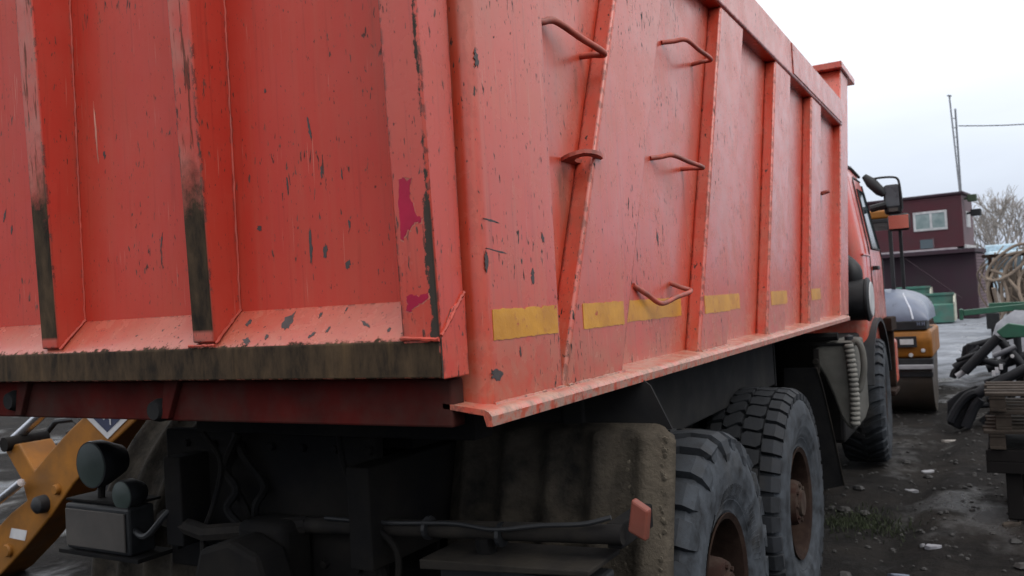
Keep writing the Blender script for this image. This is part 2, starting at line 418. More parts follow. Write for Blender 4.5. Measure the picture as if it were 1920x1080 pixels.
# --- body side
SL = .42
def slant(y0, y1, z0, z1, s, ref=1.515): return [(y0 + s * (z0 - ref), z0), (y1 + s * (z0 - ref), z0), (y1 + s * (z1 - ref), z1), (y0 + s * (z1 - ref), z1)]
side_wall = rb('side_wall', MB().prism([(.10, 1.46), (5.55, 1.46), (6.28, 3.2), (.10, 3.2)], 0, -.125, -.105), P_SIDE, 0)
post = MB()
ring = []
for k in range(7):                             # folded sheet, rounded at the rear corner
    a = math.pi / 2 * k / 6; ring.append((-.075 + .035 * math.sin(a), .095 - .035 * math.cos(a)))
post.prism(ring + [(-.04, .453), (-.052, .453), (-.052, .45), (-.24, .45), (-.24, .06)], 2, 1.474, 3.31)
rb('rear_post', post, P_SIDE, .003, 35)
for y0, y1, s, nm in ((.474, .906, .45, 0), (1.722, 2.136, .42, 0), (2.912, 3.34, .405, 0), (4.10, 4.475, .385, 0)):
    rb('side_rib', MB().prism(slant(y0, y1, 1.478, 3.079, s), 0, -.1065, -.04), P_SIDE, .012, 40, 3)
fp = MB().prism(slant(5.40, 5.80, 1.478, 3.60, .405), 0, -.24, -.042)
front_post = rb('front_post', fp, P_SIDE, .008)
rb('post_cap', MB().prism([(6.16, 3.602), (6.95, 3.602), (6.95, 3.66), (6.16, 3.66)], 0, -.26, -.02), P_SIDE, .006)
rb('top_rail', MB().box(-.17, -.034, .055, 6.09, 3.081, 3.315), P_SIDE, .012, 40, 3)
rb('rail_plate', MB().box(-.033, -.028, 4.02, 6.04, 3.10, 3.30), P_SIDE, .002)
lip = MB().prism([(0, 1.447), (.002, 1.470), (-.006, 1.480), (-.018, 1.485), (-.13, 1.499), (-.13, 1.487), (-.02, 1.472), (-.013, 1.447)], 1, 0, 5.54)
lo = rb('floor_lip', lip, P_LIP, 0, 40)
# weld beads where ribs meet the lip
for y0, y1 in ((.08, .45), (.478, .9), (1.725, 2.13), (2.915, 3.335)):
    mb = MB(); n = int((y1 - y0) / .012)
    mb.tube([(-.036 + random.uniform(-.001, .001), y0 + (y1 - y0) * i / n, 1.4875 + random.uniform(-.001, .001)) for i in range(n + 1)], .004, 6, radii=[.0035 + .002 * random.random() for _ in range(n + 1)])
    rb('weld_bead', mb, P_LIP, 0, True)
# floor, left side, front wall (closing the body)
rb('body_floor', MB().box(-2.24, -.131, .06, 5.5, 1.462, 1.492), DARK, 0)
rb('left_side_wall', MB().prism([(.06, 1.46), (5.55, 1.46), (6.28, 3.31), (.06, 3.31)], 0, 2 * TC + .105, 2 * TC + .04), P_SIDE, .004)
rb('front_wall', MB().prism(slant(5.5, 5.56, 1.46, 3.6, .405), 0, 2 * TC + .25, -.25), P_SIDE, 0)

# reflective tape: one strip for each face it crosses
def tape(y0, y1, x): 
    mb = MB(); n = 26
    top = [(y0 + (y1 - y0) * i / n, 1.712 + random.uniform(-.0015, .0015) - (random.uniform(.003, .007) if random.random() < .06 else 0)) for i in range(n + 1)]
    bot = [(y0 + (y1 - y0) * i / n, 1.637 + random.uniform(-.0015, .0015) ) for i in range(n, -1, -1)]
    rb('reflective_tape', mb.prism(top + bot, 0, x, x + .0015), TAPE, 0)
tape(.097, .443, -.0398); tape(.612, .925, -.0398); tape(1.02, 1.70, -.1048); tape(1.815, 2.195, -.0398)
tape(2.25, 2.62, -.1048); tape(3.03, 3.40, -.0398); tape(3.46, 3.75, -.1048); tape(4.2, 4.53, -.0398)

# step irons
def step(a, b, o1, o2, r=.0095):
    pts = [a, a + (o1 - a) * .5, o1, o1 + (o2 - o1) * .5, o2, b + (o2 - b) * .5, b]
    return rb('step_iron', MB().tube(curve(pts, 7), r, 10), ROD, 0, True)
PX = -.105
A, B = onx(1240, 80, PX), onx(1297, 121, PX); step(A, B, ony(1287, 75, A.y + .09), ony(1333, 111, B.y))
A, B = onx(1219, 297, PX), onx(1277, 317, PX); step(A, B, ony(1262, 291, A.y + .09), ony(1318, 314, B.y))
A, B = onx(1187, 535, PX), onx(1257, 531, PX); step(A, B, ony(1240, 569, A.y + .16), ony(1295, 546, B.y))
A, B = onx(990, 42, PX), onx(1088, 106, PX); step(A, B, ony(1042, 40, A.y + .12), ony(1133, 100, B.y), .0105)
# tie-down lugs: a flat plate with an oblong hole
def lug(cy, z, s=1., x=-.105):
    mb = MB(); n = 16; ro, ri = .105 * s, .05 * s
    outer, inner = [], []
    for k in range(n):
        a = 2 * math.pi * k / n
        q = max(abs(math.cos(a)), abs(math.sin(a)) * 1.0) ** .35
        outer.append((math.cos(a) * .052 * s / q + .035 * s, math.sin(a) * .088 * s / q)); inner.append((math.cos(a) * .024 * s + .042 * s, math.sin(a) * .042 * s))
    v = []; f = []
    for h in (-.006, .006):
        v += [(x + p[0], cy + p[1], z + h + p[0] * .22) for p in outer]; v += [(x + p[0], cy + p[1], z + h + p[0] * .22) for p in inner]
    for i in range(n):
        j = (i + 1) % n
        f += [(i, j, n + j, n + i), (2 * n + i, 3 * n + i, 3 * n + j, 2 * n + j), (i, 2 * n + i, 2 * n + j, j), (n + i, n + j, 3 * n + j, 3 * n + i)]
    mb.add(v, f); rb('tie_down_lug', mb, ROD, 0)
lug(.735, 2.148); lug(5.18, 2.43, .8)

# --- tailgate
GX0, GX1 = 2 * TC + .08, -.08
G = MB().box(GX0 + .01, GX1 - .02, .02, .036, 1.6, 3.2).build('tailgate', P_GATE, T)
def taper(o, k=.033):
    for v in o.data.vertices:
        wz = v.co.z; wy = v.co.y + 4.2
        if wy < 0: v.co.y -= k * max(0, wz - 1.66)
for xr in (-.806, -1.488):
    o = rb('gate_rib', MB().prism([(xr - .082, -.068), (xr, -.068), (xr + .012, .0205), (xr - .094, .0205)], 2, 1.665, 3.2), P_RIB, .005, 40, parent=G); taper(o)
for x0, x1, s in ((-.186, GX1 + .0, 1), (GX0, GX0 + .106, 0)):
    mb = MB().prism([(x0, -.068), (x1, -.068), (x1, .04), (x0, .04)], 2, 1.640, 3.2); o = rb('gate_side_frame', mb, P_STRIP, .006, 40, parent=G); taper(o)
sh = MB().prism([(.0195, 1.744), (-.068, 1.649), (-.068, 1.564), (.039, 1.564), (.039, 1.744)], 0, GX0 + .003, GX1 - .003)
rb('gate_bottom_rail', sh, P_SHELF, .004, 40, parent=G)
ep = MB().prism([(-.067, 1.562), (-.067, 1.655), (-.02, 1.72), (.0395, 1.75), (.0395, 1.562)], 0, GX1 - .0025, GX1 + .0035)
rb('gate_end_plate', ep, P_STRIP, .003, parent=G)
def bead(p, q, r=.0045, n=40, parent=None):
    p, q = Vector(p), Vector(q); pts = [p.lerp(q, i / n) + Vector([random.uniform(-1, 1) * .0012 for _ in range(3)]) for i in range(n + 1)]
    rb('weld_bead', MB().tube(pts, r, 6, radii=[r * random.uniform(.7, 1.3) for _ in pts]), P_BEAD, 0, True, parent=parent)
bead((-.188, -.071, 1.657), (-.082, -.073, 1.652), .005, 18, G); bead((GX1 + .002, -.066, 1.660), (GX1 + .002, .036, 1.756), .005, 22, G)
bead((-.80, -.066, 1.664), (-.793, .018, 1.748), .004, 16, G); bead((-1.482, -.066, 1.664), (-1.475, .018, 1.748), .004, 16, G)
bead((-.90, -.071, 1.657), (-.80, -.071, 1.657), .004, 16, G)
for xj in (-.795, -1.477): bead((xj, .018, 1.75), (xj, .018, 2.9), .0035, 70, G)
# crimson undercoat where the enamel has peeled off
def gy(z): return -.068 - .033 * max(0, z - 1.66)
def patch(px, mat, name, off=.0012, parent=G, plane='gate', grow=1.):
    px2 = []; rr_ = random.Random(len(px))
    for i, p in enumerate(px):
        q = px[(i + 1) % len(px)]
        for t in (0, .25, .5, .75): px2.append((p[0] + (q[0] - p[0]) * t + rr_.uniform(-1.6, 1.6) * grow, p[1] + (q[1] - p[1]) * t + rr_.uniform(-1.6, 1.6) * grow))
    px = px2; pts = []
    for p in px:
        q = ony(p[0], p[1], -.075) if plane == 'gate' else ony(p[0], p[1], .02)
        if plane == 'gate': q = ony(p[0], p[1], gy(q.z))
        pts.append(q)
    n = len(pts); d = Vector((0, -1, 0)); mb = MB()
    mb.add([p + d * off for p in pts] + [p - d * .002 for p in pts], [tuple(range(n))] + [(i, n + i, n + (i + 1) % n, (i + 1) % n) for i in range(n)])
    return rb(name, mb, mat, 0, parent=parent)
PEEL = plain('lifted_enamel_edge', (.46, .13, .09), .6)
poly = [(748, 336), (757, 333), (763, 340), (771, 334), (769, 352), (770, 370), (775, 385), (782, 404), (792, 408), (790, 417), (777, 416), (771, 430), (763, 432), (757, 452), (752, 448), (750, 410), (747, 380)]
cxm = sum(p[0] for p in poly) / len(poly); cym = sum(p[1] for p in poly) / len(poly)
patch([(cxm + (p[0] - cxm) * 1.07 + 1, cym + (p[1] - cym) * 1.04 + 1) for p in poly], PEEL, 'lifted_paint_edge', .0008, grow=1.5)
patch(poly, CRIM, 'peeled_paint', .0014)
poly = [(762, 556), (772, 551), (784, 556), (796, 552), (803, 548), (802, 562), (790, 568), (778, 576), (769, 586), (763, 583), (765, 570)]
cxm = sum(p[0] for p in poly) / len(poly); cym = sum(p[1] for p in poly) / len(poly)
patch([(cxm + (p[0] - cxm) * 1.07 + 1, cym + (p[1] - cym) * 1.04 + 1) for p in poly], PEEL, 'lifted_paint_edge', .0008, grow=1.5)
patch(poly, CRIM, 'peeled_paint', .0014)
# scraped gouges on the gate panel: long thin flakes
def flake(cx, cy, l, wd, tilt, plane='panel', name='paint_gouge', mat=None):
    n = 22; pts = []
    for k in range(n):
        a = 2 * math.pi * k / n; r1 = random.uniform(.55, 1.15)
        u, v = math.cos(a) * l / 2 * r1, math.sin(a) * wd / 2 * random.uniform(.4, 1.3)
        pts.append((cx + v * math.cos(tilt) + u * math.sin(tilt), cy + u * math.cos(tilt) - v * math.sin(tilt)))
    if plane == 'panel': P = [ony(p[0], p[1], .02) for p in pts]; d = Vector((0, -1, 0)); par = G
    elif plane == 'shelf':
        nn = Vector((0, -.094, .0885)).normalized(); d = Vector((0, -.095, .0875)).normalized(); par = G; P = []
        for p in pts:
            rr = ray(*p); c = Vector((0, .0195, 1.744)); nrm = Vector((0, -.095, .0875)); t = (c - CAM).dot(nrm) / rr.dot(nrm); P.append(CAM + rr * t)
    else: P = [onx(p[0], p[1], plane) for p in pts]; d = Vector((1, 0, 0)); par = T
    m = len(P); mb = MB().add([p + d * .0007 for p in P] + [p - d * .001 for p in P], [tuple(range(m))] + [(i, m + i, m + (i + 1) % m, (i + 1) % m) for i in range(m)])
    rb(name, mb, mat or GOUGE, 0, parent=par)
for a in ((580, 240, 46, 6, .18), (583, 462, 70, 6, .06), (610, 472, 30, 9, 0), (652, 496, 18, 10, -.2), (603, 322, 28, 5, .05), (539, 345, 36, 4, .1), (655, 420, 20, 5, .1),
          (641, 326, 24, 3, .1), (487, 428, 12, 9, .4), (497, 171, 10, 5, 0), (180, 250, 120, 3, .08), (9, 405, 26, 4, -.2), (22, 430, 18, 4, -.1), (196, 290, 18, 4, .1), (303, 455, 40, 3, -.1)):
    flake(*a, mat=(TAPE if a[0] == 180 else None) and plain('pale_scratch', (.45, .2, .15), .6))
for a in ((541, 604, 44, 17, -.6), (685, 607, 22, 7, .9), (601, 591, 14, 5, -.5), (466, 606, 20, 7, -.7), (462, 640, 16, 14, -.6), (615, 618, 14, 6, -.7), (650, 580, 10, 4, -.6), (585, 628, 20, 6, -.9), (500, 632, 12, 7, -.7), (730, 618, 12, 6, -.8)):
    flake(*a, plane='shelf')
for a in ((922, 414, 34, 4, 1.25), (930, 470, 46, 3, 1.3), (999, 518, 36, 7, 0), (932, 702, 26, 20, .3), (1017, 445, 22, 6, .2), (976, 660, 22, 4, .1), (893, 110, 38, 8, .1), (912, 490, 40, 6, 0, ), (1233, 448, 30, 3, .1)):
    flake(*a, plane=-.04 if a[0] < 1200 else -.105)

# --- rear cross beam under the body, hinges, lamp bosses
rb('rear_cross_beam', MB().box(2 * TC + .1, -.104, .0, .055, 1.442, 1.5555), P_BEAM, .006)
for px, py in ((292, 770), (20, 752)):
    c = ony(px, py, -.02); mb = MB(); mb.lathe([(-.03, .001), (-.03, .026), (-.01, .034), (.02, .034)], (c.x, -.0, c.z), 1, 18); rb('hinge_pin', mb, FLAP, 0, True)
    mb = MB().prism([(c.x + .04, 1.56), (c.x + .10, 1.56), (c.x + .05, 1.45), (c.x + .02, 1.45)], 1, -.02, .0); rb('hinge_bracket', mb, P_BEAM, .003)
# --- chassis
for sx in (-.43, .43): rb('frame_rail', MB().box(TC + sx - .045, TC + sx + .045, .42, 9, .92, 1.24), DARK, .006)
rb('rear_blocker_plate', MB().box(TC - .62, TC + .40, .55, .60, .80, 1.32), DARK, .01)  # added dark plate, hides the bright ground beyond the chassis
rb('tow_hitch', MB().box(TC - .10, TC + .12, .40, .55, .82, 1.04), DARK, .03, 40, 3)
rb('body_crossmember', MB().box(-1.45, -.3, .4, .5, 1.34, 1.461), DARK, .004)
for sx in (-.36, .36): rb('body_runner', MB().box(TC + sx - .07, TC + sx + .07, .72, 5.4, 1.245, 1.4615), DARK, .004)
rb('side_sill', MB().box(-.30, -.215, .95, 3.78, 1.13, 1.4615), FLAP, .01)
rb('mounting_plate', MB().box(-.9, -.21, 3.781, 3.80, 1.12, 1.46), FLAP, .003)
for yc in (1.54, 2.94, 7.35):
    mb = MB().tube([(2 * TC - .0, yc, .62), (.0, yc, .62)], .075, 14); mb.lathe([(-.22, .06), (-.15, .17), (0, .22), (.15, .17), (.22, .06)], (TC, yc, .62), 0, 20); rb('axle', mb, DARK, 0, True)
for sx in (-.43, .43):
    for k in range(5): rb('leaf_spring', MB().box(TC + sx - .045, TC + sx + .045, 1.45 + k * .1, 3.03 - k * .1, .88 - k * .022, .898 - k * .022), DARK, 0)
rb('propeller_shaft', MB().tube([(TC, 2.5, .8), (TC, 6.8, .85)], .06, 12), DARK, 0, True)
rb('gearbox', MB().box(TC - .3, TC + .3, 4.2, 6.9, .62, 1.2), DARK, .05)
rb('gap_blocker_box', MB().box(-1.0, -.06, 5.35, 6.5, .5, 1.30), DARK, .03)  # added dark box, shuts a bright gap between flap and tank
rb('inner_blocker_sheet', MB().box(-1.78, -.78, .86, .88, .45, 1.44), DARK, 0)  # added dark sheet, blocks light showing through under the truck
rb('spare_hydraulic_tank', MB().box(-2.3, -1.75, 3.9, 5.3, .55, 1.3), DARK, .04)

rnd = random.Random(21)
for k in range(5):
    x0 = rnd.uniform(-1.5, -.7); y0 = rnd.uniform(.44, .54); pts = [(x0, y0, 1.33)]
    for j in range(4): pts.append((pts[-1][0] + rnd.uniform(-.12, .12), y0 + rnd.uniform(-.05, .03), pts[-1][2] - rnd.uniform(.06, .16)))
    rb('brake_hose', MB().tube(curve(pts, 6), rnd.uniform(.008, .016), 7), DARK, 0, True)
for k in range(14):
    x = -1.75 + k * .073; z = 1.27 if k % 2 else .88
    rb('frame_bolt', MB().lathe([(-.02, .001), (-.018, .014), (0, .016)], (x, .55, z), 1, 6), DARK, 0)
rb('hitch_jaw', MB().prism([(TC - .16, .86), (TC - .05, .8), (TC + .07, .8), (TC + .18, .86), (TC + .14, .98), (TC + .02, 1.02), (TC - .12, .98)], 1, .26, .40), DARK, .02)
# --- rear mudguards: ribbed sheet bent round the wheels
NEAR = [(.972, 1.312), (.950, 1.309), (.928, 1.298), (.910, 1.275), (.897, 1.235), (.875, 1.15), (.845, 1.03), (.815, .91), (.79, .78), (.775, .6), (.77, .45)]
def fender(x0, x1, name, prof=None):
    mb = MB(); nU, nA = 60, 40; grid = []
    for i in range(nU + 1):
        u = i / nU; x = x0 + (x1 - x0) * u
        ridge = .030 * (.5 - .5 * math.cos(u * math.pi * 2 * 5.0)) ** 2
        row = []
        for k in range(nA + 1):
            a = R_(129 + (214 - 129) * k / nA)
            e = min(u, 1 - u) * abs(x1 - x0); rnd = -.035 * (1 - math.sqrt(max(0, 1 - max(0, 1 - e / .04) ** 2)))
            r = .895 + ridge + rnd + mnoise.noise((x * 5, a * 6, 3)) * .004
            if prof:
                t = k / nA * (len(prof) - 1); i0 = min(int(t), len(prof) - 2); t -= i0
                py_, pz_ = prof[i0][0] * (1 - t) + prof[i0 + 1][0] * t, prof[i0][1] * (1 - t) + prof[i0 + 1][1] * t
                ty_, tz_ = prof[i0 + 1][0] - prof[i0][0], prof[i0 + 1][1] - prof[i0][1]; ll = math.hypot(ty_, tz_)
                off = ridge * min(1, max(0, (k - 8) / 5)) + rnd + mnoise.noise((x * 5, pz_ * 5, 1)) * .004
                row.append((x - .05 * u ** 3 * max(0, 1 - k / 14) ** 2, py_ + tz_ / ll * off, pz_ - ty_ / ll * off)); continue
            row.append((x, 1.54 + r * math.cos(a), .6 + r * math.sin(a)))
        grid.append(row)
    for i in range(nU):
        for k in range(nA): mb.add([grid[i][k], grid[i + 1][k], grid[i + 1][k + 1], grid[i][k + 1]], [(0, 1, 2, 3)])
    me = mb.mesh(name); bm = bmesh.new(); bm.from_mesh(me); bmesh.ops.remove_doubles(bm, verts=bm.verts, dist=1e-4); bmesh.ops.recalc_face_normals(bm, faces=bm.faces)
    bm.faces.ensure_lookup_table()
    if bm.faces[len(bm.faces) // 2].normal.y > 0: bmesh.ops.reverse_faces(bm, faces=bm.faces)
    bm.to_mesh(me); bm.free()
    o = link(name, me, FEND, T, smooth=60); sm = o.modifiers.new('solid', 'SOLIDIFY'); sm.thickness = .012; return o
fender(-.72, .105, 'mudguard', NEAR); fender(2 * TC - .105, 2 * TC + .72, 'mudguard')
# dried mud lumps on the outer corner of the near mudguard
mb = MB(); rnd = random.Random(3)
for _ in range(200):
    a = R_(rnd.uniform(131, 178)); x = .045 - abs(rnd.gauss(0, .07)); r = .897
    kk = rnd.uniform(3, 7.6); i0 = int(kk); kk -= i0; x += .045
    c = Vector((x, NEAR[i0][0] * (1 - kk) + NEAR[i0 + 1][0] * kk - .001, NEAR[i0][1] * (1 - kk) + NEAR[i0 + 1][1] * kk)); s = rnd.uniform(.002, .009)
    rings = []
    for t, q in ((-.6, .6), (0, 1), (.5, .7)):
        rings.append([c + Vector((math.cos(b) * s * q * rnd.uniform(.7, 1.3), math.cos(a) * t * s * .7, math.sin(a) * t * s + math.sin(b) * s * q * rnd.uniform(.7, 1.4))) for b in (2 * math.pi * k / 7 for k in range(7))])
    mb.loft(rings)
o = rb('dried_mud', mb, plain('dried_mud', (.10, .085, .065), .95, spec=.15, dirt=(.075, .064, .049), scale=20, bump=.6), 0, True); o['kind'] = 'stuff'
# splash sheet hanging above the mudguard
ss = MB().add([(-.75, .965, 1.46), (-.012, .96, 1.46), (.022, .96, 1.435), (.088, .96, 1.295), (-.75, .965, 1.25), (-.75, .975, 1.46), (-.012, .97, 1.46), (.022, .97, 1.435), (.088, .97, 1.295), (-.75, .975, 1.25)],
              [(0, 1, 2, 3, 4), (9, 8, 7, 6, 5), (0, 5, 6, 1), (1, 6, 7, 2), (2, 7, 8, 3), (3, 8, 9, 4), (4, 9, 5, 0)])
rb('splash_sheet', ss, FLAP, 0)

# --- rear under-run bar, cable, marker lamp, lamp box, work lamps
bar = MB().tube([(-1.05, .5, 1.02), (.085, .52, 1.075)], .027, 14); rb('rear_bar', bar, MUD, 0, 40)
cab = curve([(-.95, .48, 1.055), (-.7, .475, 1.06), (-.45, .48, 1.075), (-.3, .475, 1.07), (-.15, .48, 1.092), (-.02, .485, 1.105), (.06, .5, 1.125)], 8); rb('cable', MB().tube(cab, .007, 8), BLACK, 0, True)
for x in (-.55, -.29): rb('cable_tie', MB().lathe([(-.006, .036), (.006, .036)], (x, .5, 1.05), 0, 14), BLACK, 0)
c0 = ony(1197, 975, .53)
rb('marker_lamp', MB().prism([(c0.x - .028, c0.z - .03), (c0.x + .022, c0.z - .055), (c0.x + .034, c0.z + .03), (c0.x - .012, c0.z + .058)], 1, .515, .55), AMBER, .006)
rb('bar_bracket', MB().box(.03, .075, .53, .78, 1.03, 1.10), DARK, .005)
rb('lamp_shelf', MB().prism([(-.52, .955), (.03, .99), (.03, 1.005), (-.52, .985)], 1, .40, .62), MUD, .004)
rb('tail_lamp', MB().box(-.50, .02, .47, .60, .80, .955), BLACK, .012)
rb('strut', MB().tube([(-.80, .5, 1.02), (-.66, .55, .6)], .018, 8), DARK, 0, True)
rb('strut', MB().tube([(-.35, .5, 1.04), (-.35, .6, .5)], .03, 8), DARK, 0, True)
rb('tow_arm', MB().tube([(-1.75, .48, 1.0), (-1.45, .42, .98), (-1.25, .45, 1.0), (-1.05, .5, 1.02)], .03, 8), MUD, 0, True)
rb('air_pipe', MB().tube(curve([(-1.9, .45, .96), (-1.75, .4, .95), (-1.66, .42, 1.03), (-1.6, .5, 1.12)], 8), .012, 8), BLACK, 0, True)
# left rear lamp cluster
q = [ony(122, 950, .40), ony(241, 966, .40), ony(239, 1042, .40), ony(124, 1020, .40)]
box = MB().box(-2.235, -1.85, .405, .52, .862, 1.04); lb = rb('lamp_box', box, BLACK, .01)
rb('number_plate', MB().box(-2.222, -1.866, .396, .4045, .878, 1.022), PLATE, .003, parent=lb)
rb('lamp_bracket', MB().box(-2.28, -1.80, .40, .56, .842, .858).box(-2.25, -1.86, .42, .56, 1.045, 1.055), DARK, .002)
for px, py, r, d in ((170, 872, .092, .13), (228, 930, .058, .09)):
    c = ony(px, py, .42); L0 = MB().lathe([(.0, r * .98), (.015, r), (.05, r * .98), (d, r * .62), (d + .02, .01)], (c.x, .42, c.z), 1, 28)
    lh = rb('work_lamp', L0, BLACK, 0, 40); lh.rotation_euler = (0, 0, 0)
    rb('lens', MB().lathe([(-.012, .001), (-.010, r * .5), (-.002, r * .92), (.004, r * .93)], (c.x, .42, c.z), 1, 28), LENS, 0, 50, parent=lh)
rb('lamp_stalk', MB().tube([(-2.1, .47, 1.05), (-2.1, .48, 1.14)], .014, 8), DARK, 0, True)

# --- wheels
def surf(s):
    a = abs(s); sg = 1 if s >= 0 else -1
    if a <= .75:
        t = a / .75; return sg * .168 * t, .574 - .012 * t * t
    t = (a - .75) / .25; ang = t * R_(75)
    return sg * (.168 + .034 * math.sin(ang) + .004 * t), .562 - .075 * t ** 1.25
def surfn(s):
    e = .01; x0, r0 = surf(max(-1, s - e)); x1, r1 = surf(min(1, s + e)); dx, dr = x1 - x0, r1 - r0
    l = math.hypot(dx, dr); return -dr / l, dx / l
def wheel_point(x, r, th): return (x, r * math.cos(th), r * math.sin(th))
def lug_strip(mb, path, top=.8):
    rings = []
    for s, th, hw, h in path:
        x, r = surf(s); nx, nr = surfn(s)
        bl = wheel_point(x - nx * .008, r - nr * .008, th - hw); br = wheel_point(x - nx * .008, r - nr * .008, th + hw)
        tl = wheel_point(x + nx * h, r + nr * h, th - hw * top); tr = wheel_point(x + nx * h, r + nr * h, th + hw * top)
        rings.append([bl, tl, tr, br])
    mb.loft(rings)
def tread(style):
    mb = MB(); tau = 2 * math.pi
    if style == 'lug':                         # deep shoulder lugs reaching down the wall
        n = 26
        for k in range(n):
            for sg in (-1, 1):
                t0 = tau * (k + (.25 if sg > 0 else -.25)) / n; wd = tau / n
                o = .10 if k % 2 else 0
                lug_strip(mb, [(sg * .05, t0 + wd * .30, wd * .30, .026), (sg * .36, t0 + wd * .05, wd * .30, .028), (sg * .40, t0, wd * .36, .028), (sg * .70, t0 - wd * .02, wd * .38, .028), (sg * .80, t0, wd * .38, .024), (sg * (.93 - o), t0, wd * .30, .012), (sg * (1 - o), t0, wd * .18, .002)], .86)
        for k in range(96):                    # moulded ribs on the wall
            if k % 16 > 11: continue
            t0 = tau * k / 96
            ring = lambda r: [wheel_point(.184 + .0175 * (r - .345) / .05, r, t0 - .007 - (r - .345) * .4), wheel_point(.1935 + .0165 * (r - .345) / .05, r, t0 - (r - .345) * .4), wheel_point(.184 + .0175 * (r - .345) / .05, r, t0 + .007 - (r - .345) * .4)]
            mb.loft([ring(.345), ring(.395)])
    elif style == 'block':
        n = 40
        for k in range(n):
            t0 = tau * k / n; wd = tau / n
            for sg in (-1, 1):
                lug_strip(mb, [(sg * .47, t0, wd * .40, .028), (sg * .70, t0 + wd * .04, wd * .42, .028), (sg * .80, t0 + wd * .05, wd * .40, .022), (sg * .87, t0 + wd * .05, wd * .34, .004)], .92)
                lug_strip(mb, [(sg * .03, t0 + wd * (.5 + sg * .2), wd * .34, .026), (sg * .12, t0 + wd * (.42 + sg * .2), wd * .45, .026), (sg * .34, t0 + wd * (.62 + sg * .1), wd * .45, .026), (sg * .43, t0 + wd * (.55 + sg * .1), wd * .36, .026)], .93)
    else:                                      # long slanting lugs
        n = 30
        for k in range(n):
            for sg in (-1, 1):
                t0 = tau * (k + (0 if sg > 0 else .5)) / n; wd = tau / n
                lug_strip(mb, [(sg * -.06, t0 + wd * .75, wd * .26, .026), (sg * .2, t0 + wd * .5, wd * .28, .028), (sg * .45, t0 + wd * .2, wd * .30, .028), (sg * .72, t0, wd * .33, .028), (sg * .82, t0 - wd * .03, wd * .33, .022), (sg * .95, t0 - wd * .03, wd * .30, .004)], .85)
    return mb.mesh('tread_' + style)
prof = []
for s in [i / 20 for i in range(-20, 21)]: prof.append(surf(s))
wall = [(.207, .475), (.2095, .463), (.2105, .455), (.2100, .449), (.2105, .440), (.2095, .42), (.2065, .40), (.2070, .396), (.2055, .391), (.2020, .378), (.197, .363), (.1970, .360), (.1925, .348), (.187, .337), (.1872, .334), (.181, .324), (.176, .313), (.172, .300), (.173, .294), (.168, .281), (.15, .276)]
prof = [(-x, r) for x, r in reversed(wall)] + prof + wall
carcass = MB().lathe(prof, (0, 0, 0), 0, 120, cap=False).mesh('carcass')
rimp = [(-.15, .268), (-.172, .283), (-.165, .274), (-.13, .262), (-.1, .245), (.10, .245), (.13, .258), (.165, .272), (.176, .286), (.182, .284), (.172, .262), (.14, .247), (.09, .243), (.03, .235), (.02, .225), (.05, .205), (.052, .15), (.03, .135), (.0, .13), (-.03, .13)]
rim_me = MB().lathe(rimp, (0, 0, 0), 0, 64, cap=False).mesh('rim')
hub_mb = MB().lathe([(-.1, .15), (.05, .148), (.075, .14), (.08, .122), (.15, .115), (.172, .105), (.176, .07), (.192, .064), (.196, .001)], (0, 0, 0), 0, 36)
for k in range(8):
    a = 2 * math.pi * k / 8; hub_mb.lathe([(.170, .010), (.184, .010), (.185, .001)], (0, .088 * math.cos(a), .088 * math.sin(a)), 0, 6)
hub_me = hub_mb.mesh('hub')
nut_me = MB().lathe([(.045, .018), (.062, .018), (.063, .012), (.085, .011), (.086, .001)], (0, 0, 0), 0, 6).mesh('nut')
slot_me = MB().lathe([(.0525, .022), (.0535, .022), (.0536, .001)], (0, 0, 0), 0, 14).mesh('hand_hole')
for me in (carcass,): me.materials.append(None)
tread_cache = {}
def add_child(name, me, mat, parent, loc=(0, 0, 0), rot=(0, 0, 0), smooth=None):
    me = me.copy() if mat is not None and (len(me.materials) and me.materials[0] is not mat) else me
    o = bpy.data.objects.new(name, me); COL.objects.link(o)
    me.materials.clear(); me.materials.append(mat)
    if smooth:
        for p in me.polygons: p.use_smooth = True
        me.set_sharp_from_angle(angle=R_(smooth))
    o.parent = parent; o.location = loc; o.rotation_euler = rot; return o
def wheel(xo, yc, style, rub, outer=1, spin=0., steer=0., zc=.598, face=True, trub=None):
    """xo: x of the outer wall; the hub is the wheel's own mesh"""
    xc = xo - outer * .2115
    rotz = (0 if outer > 0 else math.pi) + steer
    wh = add_child('wheel', hub_me, HUBM, T, Vector((xc, yc, zc)) - T.location, (0, 0, rotz), 35)
    ty = add_child('tyre', carcass, rub, wh, (0, 0, 0), (spin, 0, 0), 30)
    key = style
    if key not in tread_cache: tread_cache[key] = tread(style)
    add_child('tread', tread_cache[key], trub or rub, wh, (0, 0, 0), (spin, 0, 0))
    if face:
        add_child('rim', rim_me, RUST, wh, smooth=40)
        for k in range(10):
            a = 2 * math.pi * k / 10 + .2; add_child('nut', nut_me, RUST, wh, (0, .178 * math.cos(a), .178 * math.sin(a)))
    return wh
rub1 = rubber('rubber_lug', (.1 - .2115, 0, 0)); 
rub1t = rubber('rubber_lug_tread', (.1 - .2115, 0, 0), hi=(.044, .051, .061), tops=.30)
wheel(.10, 1.54, 'lug', rub1, spin=.05, trub=rub1t)
wheel(.10, 2.94, 'block', rubber('rubber_block', (.1 - .2115, 0, 0), amt=.9, tops=.05), spin=.1, trub=rubber('rubber_block_tread', (.1 - .2115, 0, 0), hi=(.026, .029, .035), tops=.25), zc=.606)
wheel(.06, 7.30, 'slant', rubber('rubber_slant', (.06 - .2115, 0, 0), amt=.8), steer=R_(3), spin=.03)
RB2 = plain('inner_rubber', (.008, .008, .009), .85, spec=.2, dirt=(.025, .022, .02))
